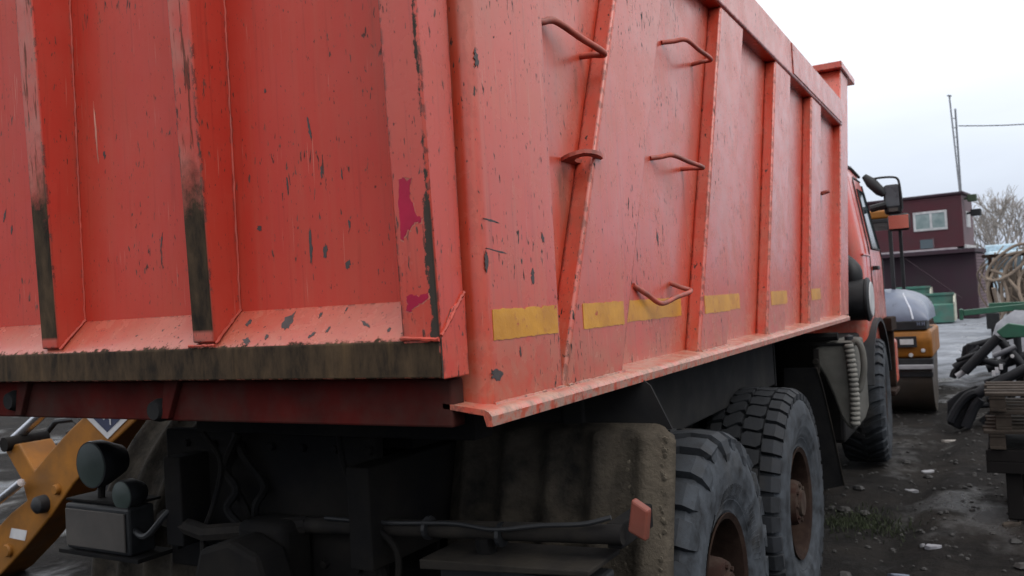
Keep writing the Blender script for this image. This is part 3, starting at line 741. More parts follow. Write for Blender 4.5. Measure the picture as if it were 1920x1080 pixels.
for yc, st in ((1.54, 'lug'), (2.94, 'block')):
    wheel(.10 - .47, yc, st, RB2, face=False); wheel(2 * TC - .10, yc, st, RB2, outer=-1); wheel(2 * TC - .10 + .47, yc, st, RB2, outer=-1, face=False)
wheel(2 * TC - .06, 7.30, 'slant', RB2, outer=-1)

# --- tank, corrugated pipe, flap behind the front wheel
ty_ = 4.65
tp = [ony(px, py, ty_) for px, py in ((1527, 652), (1560, 640), (1598, 640), (1606, 700), (1611, 780), (1603, 808), (1590, 802), (1576, 780), (1562, 742), (1545, 705), (1530, 682))]
tk = rb('side_tank', MB().prism([(p.x, p.z) for p in tp], 1, ty_, ty_ + .55), TANK, .02, 40, 3)
p0, p1 = ony(1591, 645, ty_ - .02), ony(1604, 798, ty_ - .02); nrings = 17; pts, rad = [], []
for i in range(nrings * 6 + 1):
    t = i / (nrings * 6); bow = .012 * math.sin(t * math.pi)
    pts.append(p0.lerp(p1, t) + Vector((bow, 0, 0))); rad.append(.022 + .012 * abs(math.sin(math.pi * t * nrings)) ** .6)
rb('corrugated_pipe', MB().tube(pts, .02, 14, radii=rad), HOSE, 0, 50)
rb('tank_hose', MB().tube(curve([ony(1594, 648, ty_ + .05), ony(1606, 640, ty_ + .05), ony(1616, 655, ty_ + .05), ony(1620, 690, ty_ + .05), ony(1614, 725, ty_ + .05), ony(1606, 735, ty_ + .05)], 8), .022, 10), TANK, 0, True)
rb('tank_cap', MB().lathe([(0, .03), (.035, .03), (.04, .022), (.05, .001)], ony(1592, 640, ty_ + .12), 2, 18), BLACK, 0, 40)
rb('tank_strap', MB().box(tp[0].x - .01, tp[2].x, ty_ - .012, ty_ - .002, tp[1].z - .03, tp[1].z - .012), DARK, .003)
a, b = ony(1529, 655, ty_ - .03), ony(1531, 700, ty_ - .03); rb('hinge', MB().box(a.x - .018, a.x + .018, ty_ - .03, ty_, b.z, a.z).lathe([(-.03, .02), (.0, .02)], ((a.x + .0), ty_ - .03, (a.z + b.z) / 2), 1, 14), MUD, .003)
rb('bracket_arm', MB().tube([(-.6, ty_, 1.36), (a.x + .15, ty_, 1.37)], .03, 8), DARK, 0, True)
rings = []
for k in range(12):
    t = k / 11; L_, Rr = ony(1470, 690 + 245 * t, 4.5 + .25 * t), ony(1531 + 52 * t ** .85, 690 + 220 * t, 4.5 + .25 * t)
    rings.append([L_, Rr, Rr + Vector((0, .012, 0)), L_ + Vector((0, .012, 0))])
rb('mud_flap', MB().loft(rings), FLAP, 0)
rb('flap_edge', MB().tube([r[1] for r in rings], .006, 6), MUD, 0, True)

# --- air filter drum, cab, mirrors
c = onx(1633, 561, .05)
dr = rb('air_filter', MB().lathe([(-.55, .17), (-.54, .185), (-.04, .185), (-.03, .195), (-.012, .195), (-.005, .18), (0, .165), (.004, .12), (.004, .001)], (.05, c.y, c.z), 0, 40), BLACK, 0, 40)
rb('filter_lid', MB().lathe([(.004, .158), (.012, .150), (.014, .05), (.012, .001)], (.05, c.y, c.z), 0, 40), WHITE, 0, 40, parent=dr)
rb('intake_pipe', MB().tube(curve([(-.1, c.y + .02, c.z + .15), (-.1, c.y + .02, c.z + .26), (-.2, c.y + .1, c.z + .36)], 6), .09, 14), BLACK, 0, True)
def cab_ring(z, x, y0, y1, rc=.10):
    pts = []
    xl = 2 * TC - x
    for cx_, cy_, a0 in ((x - rc, y1 - rc, 0), (xl + rc, y1 - rc, 90), (xl + rc, y0 + rc, 180), (x - rc, y0 + rc, 270)):
        for k in range(5):
            a = R_(a0 + 90 * k / 4); pts.append((cx_ + rc * math.cos(a), cy_ + rc * math.sin(a), z))
    return pts
crings = [cab_ring(1.12, -.04, 6.75, 8.42), cab_ring(1.35, -.02, 6.75, 8.46), cab_ring(1.98, -.03, 6.75, 8.46), cab_ring(2.10, -.045, 6.75, 8.42), cab_ring(2.75, -.15, 6.78, 8.12, .12), cab_ring(2.93, -.20, 6.82, 8.02, .15), cab_ring(3.00, -.30, 6.92, 7.9, .18)]
C = MB().loft(crings).build('cab', P_CAB, T, 0, 2, 50)
def cx_at(z): 
    zs = [(1.12, -.04), (1.35, -.02), (1.98, -.03), (2.10, -.045), (2.75, -.15), (2.93, -.20)]
    for (z0, x0), (z1, x1) in zip(zs, zs[1:]):
        if z <= z1: return x0 + (x1 - x0) * (z - z0) / (z1 - z0)
    return -.20
def cab_strip(name, path, wd, mat, off=.004, th=.012):
    pts = [Vector((cx_at(z) + off, y, z)) for y, z in path]
    rb(name, MB().tube(pts, wd, 6), mat, 0, True, parent=C)
win = [(7.55, 2.08), (8.24, 2.08), (8.02, 2.68), (7.55, 2.68)]
rb('side_window', MB().add([(cx_at(z) + .004, y, z) for y, z in win] + [(cx_at(z) - .02, y, z) for y, z in win], [(0, 1, 2, 3), (7, 6, 5, 4), (0, 4, 5, 1), (1, 5, 6, 2), (2, 6, 7, 3), (3, 7, 4, 0)]), GLASS, 0, parent=C)
cab_strip('window_seal', win + [win[0]], .014, BLACK)
cab_strip('door_seam', [(7.32, 1.2), (7.32, 1.6), (7.32, 2.05), (7.34, 2.4), (7.36, 2.74), (7.5, 2.80), (8.0, 2.80)], .011, BLACK, .002)
cab_strip('door_seam', [(8.32, 1.2), (8.32, 2.0), (8.04, 2.76)], .011, BLACK, .002)
cab_strip('rain_gutter', [(6.85, 2.86), (7.5, 2.9), (8.05, 2.86)], .016, BLACK, .01)
cab_strip('crease', [(6.8, 2.0), (7.3, 2.0)], .010, P_CAB, .004)
cab_strip('corner_trim', [(7.05, 1.2), (7.05, 2.05), (7.1, 2.85)], .014, P_CAB, .0)
rb('door_handle', MB().box(-.03, .025, 7.45, 7.62, 1.86, 1.90), BLACK, .008, parent=C)
rb('windscreen', MB().add([(2 * TC + .2, 8.455, 2.1), (-.2, 8.455, 2.1), (-.28, 8.15, 2.74), (2 * TC + .28, 8.15, 2.74), (2 * TC + .2, 8.41, 2.1), (-.2, 8.41, 2.1), (-.28, 8.1, 2.74), (2 * TC + .28, 8.1, 2.74)], [(0, 1, 2, 3), (7, 6, 5, 4), (0, 4, 5, 1), (1, 5, 6, 2), (2, 6, 7, 3), (3, 7, 4, 0)]), GLASS, 0, parent=C)
# wheel arch, step, bumper
arch = MB(); rings = []
for k in range(21):
    a = R_(15 + 150 * k / 20); r = .74
    rings.append([(.03, 7.3 + r * math.cos(a), .62 + r * math.sin(a)), (.03, 7.3 + (r + .035) * math.cos(a), .62 + (r + .035) * math.sin(a)), (-.5, 7.3 + (r + .035) * math.cos(a), .62 + (r + .035) * math.sin(a)), (-.5, 7.3 + r * math.cos(a), .62 + r * math.sin(a))])
rb('wheel_arch', arch.loft(rings), BLACK, 0, 40)
rb('cab_step', MB().box(-.25, .06, 8.0, 8.5, 1.22, 1.36).box(-.25, .055, 8.0, 8.5, .55, .6).box(-.2, .03, 8.4, 8.5, .6, 1.22), RUST, .01)
rb('front_bumper', MB().box(2 * TC - .02, .02, 8.68, 8.9, .6, 1.1), P_CAB, .04)
# mirrors
def mirror_box(px0, py0, px1, py1, y, name, mat, th=.10):
    a, b, c_, d = ony(px0, py0, y), ony(px1, py0, y), ony(px1, py1, y), ony(px0, py1, y)
    x0, x1 = (a.x + d.x) / 2, (b.x + c_.x) / 2; z0, z1 = (c_.z + d.z) / 2, (a.z + b.z) / 2
    return rb(name, MB().box(x0, x1, y, y + th, z0, z1), mat, .04, 40, 4), (x0, x1, z0, z1)
MY = 8.45
m1, e1 = mirror_box(1656, 345, 1690, 402, MY, 'mirror', BLACK)
rb('mirror_glass', MB().box(e1[0] + .02, e1[1] - .02, MY - .004, MY - .001, e1[2] + .09, e1[3] - .02), plain('dark_mirror_back', (.06, .07, .08), .3), .001, parent=m1)
rb('maker_patch', MB().box(e1[0] + .05, e1[1] - .04, MY - .006, MY - .001, e1[2] + .03, e1[2] + .07), PLATE, .001, parent=m1)
m2, e2 = mirror_box(1664, 400, 1706, 432, MY - .03, 'mirror', BLACK, .09)
def mir_mat():
    m = Mat('cab_reflection_mirror'); return m.set(Base_Color=(.75, .3, .22), Metallic=.9, Roughness=.18)  # orange tint paints the cab's reflection into the glass
rb('mirror_glass', MB().box(e2[0] + .012, e2[1] - .012, MY - .035, MY - .031, e2[2] + .02, e2[3] - .02), mir_mat(), .001, parent=m2)
rb('mirror_arm', MB().tube(curve([ony(1628, 338, MY), ony(1645, 334, MY), ony(1668, 332, MY), ony(1681, 334, MY), ony(1686, 344, MY), ony(1690, 372, MY), ony(1692, 392, MY)], 6), .012, 8), BLACK, 0, True)
a, b = ony(1620, 330, MY), ony(1658, 366, MY); rb('mirror_arm', MB().tube([a, a.lerp(b, .35), a.lerp(b, .8), b], .05, 10, radii=[.03, .06, .055, .03]), BLACK, 0, True)
a, b = ony(1632, 392, MY), ony(1662, 384, MY); rb('mirror_arm', MB().tube([a, b], .04, 8), BLACK, 0, True)


# ================================================================== ROAD ROLLER
RY = 10.5; XR = .28
T2 = thing('road_roller', 'yellow road roller with grey hood and canopy parked ahead of the truck', 'road roller', (-.47, 11.6, 0))
def r2(name, mb, mat, bevel=.01, smooth=False, seg=2, parent=None): return mb.build(name, mat, parent or T2, bevel, seg, smooth)
r2('drum', MB().lathe([(-1.22, .5), (-1.2, .56), (-.0, .56), (.0, .5), (-.02, .2), (-.02, .001)], (.26, 11.0, .56), 0, 56), plain('worn_steel_drum', (.045, .038, .032), .45, dirt=(.1, .07, .05), scale=4), 0, 40)
r2('body', MB().prism([(10.42, .74), (10.36, .98), (10.40, 1.1), (11.95, 1.1), (12.0, .74)], 0, -1.2, .285), YEL, .04, 40, 3)
r2('engine_panel', MB().box(-1.15, .235, 10.385, 10.9, 1.101, 1.22), BLACK, .012)
hood = []
for y, zt in ((10.40, 1.23), (10.41, 1.30), (10.46, 1.42), (10.58, 1.53), (10.8, 1.60), (11.2, 1.64), (11.9, 1.64)):
    ring = []
    for k in range(17):
        a = math.pi * k / 16; ring.append((-.46 + .72 * math.copysign(abs(math.cos(a)) ** .75, math.cos(a)), y, 1.221 + (zt - 1.221 + .001) * abs(math.sin(a)) ** .75))
    hood.append(ring)
r2('hood', MB().loft(hood), GREYF, 0, 50)
r2('hood_highlight_strip', MB().tube([(.08, 10.395, 1.24), (.05, 10.45, 1.38), (.0, 10.57, 1.48), (-.05, 10.8, 1.56), (-.09, 11.5, 1.60)], .012, 8), plain('hood_highlight', (.4, .42, .48), .3), 0, True)  # pale tube laid on the hood as a painted highlight
p = ony(1701, 641, 10.36)
hp = r2('plate_holder', MB().box(p.x - .14, p.x + .11, 10.345, 10.362, p.z - .07, p.z + .07), BLACK, .004)
r2('number_plate', MB().box(p.x - .085, p.x + .075, 10.338, 10.344, p.z - .035, p.z + .035), WHITE, .002, parent=hp)
r2('rear_skirt', MB().box(-1.2, .28, 10.40, 10.6, .60, .738), BLACK, .01)
r2('bumper', MB().box(-1.2, .285, 10.36, 10.41, .60, .66), plain('worn_bumper', (.25, .25, .27), .5), .01)
r2('scraper', MB().box(-1.2, .27, 10.42, 10.48, .50, .56), BLACK, .005)
for px, py in ((1708, 666), (1731, 657)):
    q = ony(px, py, 10.40); r2('rear_lamp', MB().lathe([(-.02, .001), (-.015, .025), (.02, .03)], q, 1, 16), WHITE, 0, True)
q0 = ony(1722, 607, 10.38)
for dx in (0, .055): r2('badge_letter', MB().box(q0.x + dx - .018, q0.x + dx - .008, 10.378, 10.384, q0.z - .025, q0.z + .025).box(q0.x + dx + .008, q0.x + dx + .018, 10.378, 10.384, q0.z - .025, q0.z + .025).box(q0.x + dx - .008, q0.x + dx + .008, 10.378, 10.384, q0.z - .005, q0.z + .005), GREYF, 0)
r2('canopy', MB().box(-1.1, -.165, 11.2, 13.0, 2.62, 2.74), YEL, .03, 40, 3)
r2('canopy_rim', MB().box(-1.12, -.15, 11.18, 13.02, 2.56, 2.619), BLACK, .01)
for x in (-1.05, -.21):
    for y in (11.35, 12.9): r2('canopy_post', MB().box(x - .025, x + .025, y - .025, y + .025, 1.1, 2.56), BLACK, .006)
r2('seat', MB().box(-.8, -.4, 12.0, 12.5, 1.4, 1.5).box(-.8, -.4, 12.0, 12.1, 1.5, 2.1).box(-.65, -.55, 12.1, 12.4, 1.1, 1.4), BLACK, .03)
r2('front_drum', MB().lathe([(-1.22, .5), (-1.2, .56), (-.0, .56), (.0, .5), (-.02, .2), (-.02, .001)], (.1, 14.0, .56), 0, 40), RUST, 0, 40)
r2('front_frame', MB().box(-1.1, -.1, 12.7, 14.6, .75, 1.2), YEL, .05)

# ================================================================== BACKHOE at the far left
BY = 1.75
T3 = thing('backhoe_loader', 'yellow backhoe with bent digging arm and white bordered navy sign, left of the truck', 'backhoe', (-4.6, 2.4, 0))
BYEL = plain('dirty_machine_yellow', (.24, .095, .011), .6, spec=.3, dirt=(.08, .043, .017), dirt_amt=.6, scale=4)
def r3_(name, mb, mat, bevel=.012, smooth=False, seg=2, parent=None): return mb.build(name, mat, parent or T3, bevel, seg, smooth)
def arm_poly(pts, y=BY): return [(lambda p: (p.x, p.z))(ony(a, b, y)) for a, b in pts]
boom = arm_poly([(250, 700), (330, 700), (250, 793), (194, 845), (137, 908), (95, 968), (45, 1030), (0, 1078), (-60, 1120), (-75, 1060), (-20, 1005), (20, 962), (50, 938), (40, 900), (5, 838), (35, 832), (52, 862), (64, 882), (90, 850), (130, 806), (170, 768), (215, 720)])
bo = r3_('boom', MB().prism(boom, 1, BY, BY + .24), BYEL, .012)
for px, py, r in ((109, 917, .034), (18, 1031, .045)):
    q = ony(px, py, BY); r3_('pin_boss', MB().lathe([(-.03, .001), (-.03, r * .8), (-.02, r), (.0, r)], (q.x, BY, q.z), 1, 24), BYEL, 0, 40, parent=bo)
q = ony(76, 946, BY - .03); r3_('pivot', MB().lathe([(-.05, .001), (-.05, .03), (-.03, .055), (.0, .06), (.03, .06)], (q.x, BY - .03, q.z), 1, 24), BLACK, 0, 40, parent=bo)
q0, q1 = ony(-60, 985, BY - .06), ony(40, 905, BY - .06); r3_('hydraulic_rod', MB().tube([q0, q1], .028, 14), STEEL, 0, True)
q2 = ony(-140, 1048, BY - .06); r3_('hydraulic_cylinder', MB().tube([q2, q0], .05, 14), BLACK, 0, True)
q = ony(37, 1002, BY); r3_('sticker', MB().prism(arm_poly([(22, 990), (51, 995), (47, 1014), (18, 1008)]), 1, BY - .002, BY), WHITE, 0, parent=bo)
r3_('end_knuckle', MB().lathe([(-.04, .001), (-.04, .05), (.26, .05), (.26, .001)], (ony(18, 832, BY).x, BY, ony(18, 832, BY).z), 1, 20), DARK, 0, 40, parent=bo)
r3_('link_rod', MB().tube([ony(18, 832, BY + .1), ony(75, 780, BY + .1), ony(140, 720, BY + .1)], .035, 10), STEEL, 0, True)
# diamond sign on the boom
sg = arm_poly([(163, 783), (203, 823), (243, 783), (203, 743)]); si = arm_poly([(176, 783), (203, 810), (230, 783), (203, 756)])
sgo = r3_('sign_border', MB().prism(sg, 1, BY - .006, BY - .001), WHITE, 0, parent=bo)
r3_('sign_face', MB().prism(si, 1, BY - .009, BY - .0062), NAVY, 0, parent=bo)
cu = bpy.data.curves.new('letter', 'FONT'); cu.body = 'A'; cu.size = .13; cu.extrude = .001; cu.align_x = 'CENTER'; cu.align_y = 'CENTER'
to = bpy.data.objects.new('tmp', cu); COL.objects.link(to)
me = bpy.data.meshes.new_from_object(to.evaluated_get(bpy.context.evaluated_depsgraph_get())); bpy.data.objects.remove(to)
q = ony(203, 781, BY - .012)
me.transform(Matrix.Translation(q) @ Matrix.Rotation(R_(25), 4, 'Y') @ Matrix.Rotation(R_(90), 4, 'X')); link('sign_letter', me, WHITE, bo)
r3_('machine_body', MB().box(-6.3, -4.9, 4.0, 6.6, .55, 1.5).box(-6.2, -5.0, 4.6, 6.2, 1.5, 2.7), BYEL, .05)
r3_('cab_glass', MB().box(-5.6, -4.88, 3.95, 4.6, 1.02, 1.7), GLASS, .03)
for x in (-6.35, -4.75): r3_('rear_tyre', MB().lathe([(-.2, .3), (-.2, .55), (-.14, .62), (.14, .62), (.2, .55), (.2, .3)], (x, 5.2, .62), 0, 36), RB2, 0, 40)
r3_('arm_guard', MB().tube([ony(85, 815, BY + .3), ony(105, 790, BY + .3), ony(140, 786, BY + .3), ony(150, 800, BY + .3), ony(128, 812, BY + .3)], .02, 8), BLACK, 0, True)
r3_('king_post', MB().box(-5.4, -5.0, 2.6, 4.1, .3, 1.0), BLACK, .04)

# ================================================================== SITE OFFICE
yaw = R_(-8)
OF = thing('site_office', 'two storey maroon cabin with white framed window on a dark container', 'building', (0, 40, 0))
def r4(name, mb, mat, bevel=.0, smooth=False, seg=2, parent=None):
    o = mb.build(name, mat, parent or OF, bevel, seg, smooth); return o
def offx(o): return o
# built axis-aligned with its near right corner at (0, 40), then turned about that corner
r4('upper_wall', MB().box(-6.2, 0, 40, 42.5, 3.12, 5.4), MAROON, .02)
for k in range(22): r4('cladding_board', MB().box(-6.19, -.03, 39.975, 39.999, 3.16 + k * .1, 3.235 + k * .1), MAROON, 0)
wf = r4('window_frame', MB().box(-1.95, -.58, 39.93, 39.97, 4.68, 4.78).box(-1.95, -.58, 39.93, 39.97, 3.93, 4.03).box(-1.95, -1.85, 39.93, 39.97, 4.03, 4.68).box(-.68, -.58, 39.93, 39.97, 4.03, 4.68).box(-1.28, -1.18, 39.93, 39.97, 4.03, 4.68), WHITE, .01)
for x0, x1 in ((-1.85, -1.28), (-1.18, -.68)): r4('pane', MB().box(x0, x1, 39.95, 39.965, 4.03, 4.68), WGLASS, 0, parent=wf)
r4('roof_edge', MB().box(-6.3, .12, 39.85, 42.6, 5.4, 5.5), MAR2, .01)
r4('floor_edge', MB().box(-6.3, -.25, 39.8, 39.97, 3.04, 3.11), plain('pale_ledge', (.35, .3, .32), .6), .01)
r4('deck_beam', MB().box(-6.3, .45, 39.75, 42.6, 2.86, 3.03), MAR2, .01)
r4('side_ledge', MB().box(.0, .1, 40.05, 42.4, 3.05, 3.2), WHITE, .01)
r4('side_window', MB().box(.0, .03, 40.8, 41.8, 4.0, 4.7), WHITE, .01)
r4('side_cladding', MB().box(.001, .02, 40.02, 42.45, 3.2, 5.38), MAR3, 0)
r4('floodlight', MB().box(.2, .55, 40.2, 40.5, 5.05, 5.35).box(.05, .2, 40.3, 40.4, 5.15, 5.25), DGREEN, .03)
r4('floodlight', MB().box(.2, .6, 40.8, 41.1, 4.45, 4.75).box(.02, .2, 40.9, 41.0, 4.55, 4.65), BLACK, .03)
r4('lower_container', MB().box(-4.2, .36, 40.3, 42.6, .0, 2.85), MAR2, .02)
for k in range(20): r4('siding_board', MB().box(.361, .385, 40.35, 42.55, .12 + k * .135, .22 + k * .135), MAR3, 0)
r4('shed_post', MB().box(-3.0, -2.85, 39.85, 40.0, 0, 2.86), MAR2, 0)
r4('stair_stringer', MB().tube([(-2.4, 39.9, 2.8), (-.2, 39.8, .9)], .03, 6), MAR2, 0)
r4('low_vent', MB().box(-1.72, -1.2, 39.93, 39.97, 3.15, 3.55), GLASS, 0)
r4('low_vent_frame', MB().box(-1.2, -1.16, 39.92, 39.975, 3.15, 3.6), MAR3, 0)
OF.rotation_euler = (0, 0, yaw)

MAST = plain('hazed_grey_mast', (.17, .18, .20), .7)  # grey lightened so that haze is painted into the mast
MA = thing('antenna_mast', 'slender leaning double antenna mast rising from the office roof corner', 'mast', (-.02, 40.3, 5.5))
def r5(name, mb, mat): return mb.build(name, mat, MA, 0, 2, True)
r5('pole', MB().tube([ony(1800, 364, 40.3), ony(1780, 180, 40.3)], .035, 6), MAST); r5('pole', MB().tube([ony(1802, 364, 40.5), ony(1791, 204, 40.5)], .042, 6), MAST)
r5('pole_tip', MB().tube([ony(1776, 179, 40.3), ony(1784, 180, 40.3)], .04, 6), MAST)
for k in range(1, 9):
    t = k / 9; r5('pole_clip', MB().tube([ony(1800, 364, 40.3).lerp(ony(1782, 204, 40.3), t), ony(1802, 364, 40.5).lerp(ony(1791, 204, 40.5), t)], .02, 5), MAST)
wp = [ony(1797 + 12.4 * 2 * k, 236 - 7 * k / 5 + 4 * math.sin(math.pi * k / 9), 40.3 + .1 * k) for k in range(10)]
wo = MB().tube(wp, .022, 5).build('overhead_wire', DARK); tag(wo, 'thin overhead wire running right from the antenna mast', 'wire')

# ================================================================== green steel skips in front of the office
def skip(name, label, x0, x1, y0, y1, z, lowz):
    t = thing(name, label, 'skip', ((x0 + x1) / 2, y0, 0), 'green steel bins in front of the office')
    def q(n, mb, m): return mb.build(n, m, t, .01)
    q('front_panel', MB().prism([(y0 - .5, 0.05), (y0 - .5, lowz), (y0, lowz + .05), (y0, .05)], 0, x0, x1), PGREEN)
    q('back_panel', MB().box(x0, x1, y0 + .001, y0 + .06, .1, z), PGREEN)
    q('rim', MB().box(x0 - .04, x1 + .04, y0 - .06, y0, z - .08, z + .02), CREAM if name == 'x' else PGREEN)
    q('end_board', MB().prism([(y0 - .45, .1), (y0 - .45, lowz + .1), (y0 + .05, z - .05), (y1, z - .05), (y1, .1)], 0, x1, x1 + .06), CREAM)
    q('end_board', MB().prism([(y0 - .45, .1), (y0 - .45, lowz + .1), (y0 + .05, z - .05), (y1, z - .05), (y1, .1)], 0, x0 - .06, x0), CREAM)
    q('floor', MB().box(x0, x1, y0 + .061, y1, .1, .16), PGREEN); q('far_panel', MB().box(x0, x1, y1, y1 + .05, .1, z - .1), PGREEN)
skip('steel_bin', 'pale green steel bin, the taller one farther left behind the roller', -2.6, -1.35, 38.4, 39.3, 1.5, 1.0)
skip('steel_bin', 'green steel bin with pale end board, nearest the open yard', -1.5, -.42, 36.6, 37.6, 1.2, .75)

# ================================================================== implements on the right
GI = thing('green_toolbar', 'long green steel toolbar on a dark stand in the yard', 'farm implement', (1.2, 15, 0))
def r6(n, mb, m, bevel=.01, smooth=False): return mb.build(n, m, GI, bevel, 2, smooth)
a, b = ony(1806, 587, 15), ony(1990, 568, 15.3)
r6('beam', MB().add([(a.x, a.y, a.z - .05), (b.x, b.y, b.z - .05), (b.x, b.y, b.z + .05), (a.x, a.y, a.z + .05), (a.x, a.y + .12, a.z - .05), (b.x, b.y + .12, b.z - .05), (b.x, b.y + .12, b.z + .05), (a.x, a.y + .12, a.z + .05)], [(0, 1, 2, 3), (7, 6, 5, 4), (0, 4, 5, 1), (1, 5, 6, 2), (2, 6, 7, 3), (3, 7, 4, 0)]), GREEN)
r6('end_plate', MB().box(a.x - .06, a.x - .002, a.y - .04, a.y + .16, a.z - .12, a.z + .07), GREEN)
q = ony(1862, 600, 15.05); r6('stand_head', MB().box(q.x - .1, q.x + .1, 15.0, 15.14, q.z - .15, a.z - .02), BLACK)
r6('stand_leg', MB().box(q.x - .04, q.x + .03, 15.03, 15.1, 0, q.z - .15), BLACK)
r6('upper_beam', MB().box(q.x - .05, q.x + 1.1, 15.4, 15.5, a.z + .02, a.z + .14), GREEN)
r6('far_leg', MB().box(1.75, 1.83, 15.2, 15.3, 0, a.z), BLACK)
wt = MB(); gridw = []
for i in range(13):
    row = []
    for k in range(9):
        u, v = i / 12, k / 8; x = .93 + .9 * u; y = 11.6 + .9 * v
        hgt = (1.02 + .22 * min(1, u * 3) * (1 - .3 * v)) * (1 if 0 < k < 8 and 0 < i < 12 else .82) + mnoise.noise((u * 5, v * 5, 2)) * .06
        row.append((x, y, hgt))
    gridw.append(row)
for i in range(12):
    for k in range(8): wt.add([gridw[i][k], gridw[i + 1][k], gridw[i + 1][k + 1], gridw[i][k + 1]], [(0, 1, 2, 3)])
per = [gridw[i][0] for i in range(13)] + [gridw[12][k] for k in range(1, 9)] + [gridw[i][8] for i in range(11, -1, -1)] + [gridw[0][k] for k in range(7, 0, -1)]
n = len(per); wt.add(per + [(p[0], p[1], .02) for p in per], [(i, n + i, n + (i + 1) % n, (i + 1) % n) for i in range(n)])
wme = wt.mesh('covered_crate'); bm = bmesh.new(); bm.from_mesh(wme); bmesh.ops.remove_doubles(bm, verts=bm.verts, dist=1e-4); bmesh.ops.recalc_face_normals(bm, faces=bm.faces); bm.to_mesh(wme); bm.free()
tp_ = link('covered_crate', wme, plain('white_tarpaulin', (.26, .27, .30), .7, dirt=(.14, .14, .155)), None, 0, 2, 60); tag(tp_, 'white sheeted crate behind the black implement frame', 'crate')

CU = thing('cultivator', 'black folded cultivator with tines, hydraulic rams and green brackets', 'farm implement', (1.1, 9.6, 0))
IB = plain('implement_black', (.007, .0075, .010), .6, spec=.25, dirt=(.018, .018, .021)); IY = 9.5
def r7(n, mb, m=IB, bevel=.008, smooth=False): return mb.build(n, m, CU, bevel, 2, smooth)
def bar7(n, p, q, y, r, m=IB, ns=10): return r7(n, MB().tube([ony(*p, y), ony(*q, y)], r, ns), m, 0, 40)
bar7('ram', (1808, 697), (1872, 632), 9.5, .055); bar7('ram_rod', (1794, 706), (1809, 696), 9.5, .035, plain('pale_rod', (.22, .22, .235), .45)); 
bar7('frame_tube', (1832, 738), (1925, 690), 9.3, .055); bar7('frame_tube', (1815, 650), (1925, 622), 10.2, .04); bar7('frame_tube', (1850, 690), (1925, 668), 9.9, .06)
bar7('frame_tube', (1870, 632), (1930, 700), 9.8, .05); bar7('frame_tube', (1885, 640), (1880, 745), 9.9, .04); bar7('frame_tube', (1905, 610), (1915, 720), 9.9, .04)
bar7('link', (1820, 645), (1822, 690), 10.2, .05); bar7('link', (1790, 690), (1822, 668), 10.1, .05); bar7('link', (1862, 668), (1905, 650), 9.7, .03, plain('dull_steel', (.12, .12, .135), .5))
def tine(pts, y, wd=.05, r=.03): r7('tine', MB().tube(curve([ony(a, b, y) for a, b in pts], 5), r, 8), IB, 0, True)
tine([(1835, 735), (1815, 742), (1795, 765), (1782, 790)], 9.5, r=.05); tine([(1838, 748), (1825, 765), (1810, 800)], 9.5, r=.06); tine([(1870, 745), (1862, 770), (1840, 792)], 9.6, r=.035)
tine([(1810, 690), (1792, 695), (1786, 708)], 10.2, r=.04)
pl = arm_poly([(1776, 752), (1800, 735), (1832, 722), (1842, 742), (1828, 790), (1800, 806), (1776, 795)], 9.55); r7('share', MB().prism(pl, 1, 9.55, 9.62), IB, .015)
pl = arm_poly([(1805, 650), (1826, 640), (1830, 680), (1812, 700), (1788, 705), (1800, 680)], 10.3); r7('share', MB().prism(pl, 1, 10.3, 10.36), IB, .012)
pl = arm_poly([(1868, 622), (1890, 606), (1935, 612), (1935, 632), (1880, 634)], 9.4); r7('green_bracket', MB().prism(pl, 1, 9.4, 9.5), GREEN, .01)
for px, py in ((1862, 700), (1868, 694), (1876, 688)):
    q = ony(px, py, 9.25); r7('reflector_tab', MB().box(q.x - .012, q.x + .022, 9.25, 9.27, q.z - .03, q.z + .03), plain('pale_tab', (.4, .4, .42), .5) if px == 1862 else bpy.data.materials['pale_tab'], .003)
for px, py in ((1875, 727), (1898, 668)):
    q = ony(px, py, 9.2); r7('bolt', MB().lathe([(-.02, .001), (-.018, .018), (.01, .02)], q, 1, 10), WHITE, 0, True)
rnd = random.Random(31)
for k in range(16):
    px, py = rnd.uniform(1815, 1925), rnd.uniform(655, 770)
    a_ = rnd.uniform(-.9, .5); ln = rnd.uniform(25, 60); yy = rnd.uniform(9.6, 10.4)
    bar7('rail', (px - ln * math.cos(a_) / 2, py - ln * math.sin(a_) / 2), (px + ln * math.cos(a_) / 2, py + ln * math.sin(a_) / 2), yy, rnd.uniform(.02, .045))
for k in range(4):
    c7 = ony(1865 + 18 * k, 770 + 6 * (k % 2), 9.9); r7('disc', MB().lathe([(-.03, .001), (-.02, .12), (.02, .2), (.025, .2), (-.01, .12), (-.02, .001)], (c7.x, 9.9, .2), 0, 24), IB, 0, 40)
q = ony(1905, 700, 9.7); r7('tool_wheel', MB().lathe([(-.06, .15), (-.06, .26), (-.03, .3), (.03, .3), (.06, .26), (.06, .15)], (1.3, 9.8, .30), 0, 28), RB2, 0, 40)

# ================================================================== pallets at the right edge
def pallet(label, x0, z, y=5.3, dx=1.2, dy=.8, mat=WOOD, top_in=0):
    t = thing('pallet', label, 'pallet', (x0 + dx / 2, y + dy / 2, z), 'pallets stacked at the right edge of the yard')
    for k in range(5):
        yy = y + k * (dy - .1) / 4; jx = random.uniform(-.015, .015); MB().box(x0 + jx, x0 + dx + jx, yy, yy + .1, z + .11, z + .132).build('deck_board', mat, t, .003)
    for k in range(3):
        xx = x0 + .03 + k * (dx - .16) / 2
        MB().box(xx, xx + .1, y + .004, y + dy - .004, z + .088, z + .109).build('stringer_board', mat, t, .003)
        for yy in (y + .01, y + dy / 2 - .05, y + dy - .11): MB().box(xx, xx + .1, yy, yy + .1, z + .022, z + .087).build('block', mat, t, .003)
        MB().box(xx, xx + .1, y + .002, y + dy - .002, z, z + .0215).build('bottom_board', mat, t, .003)
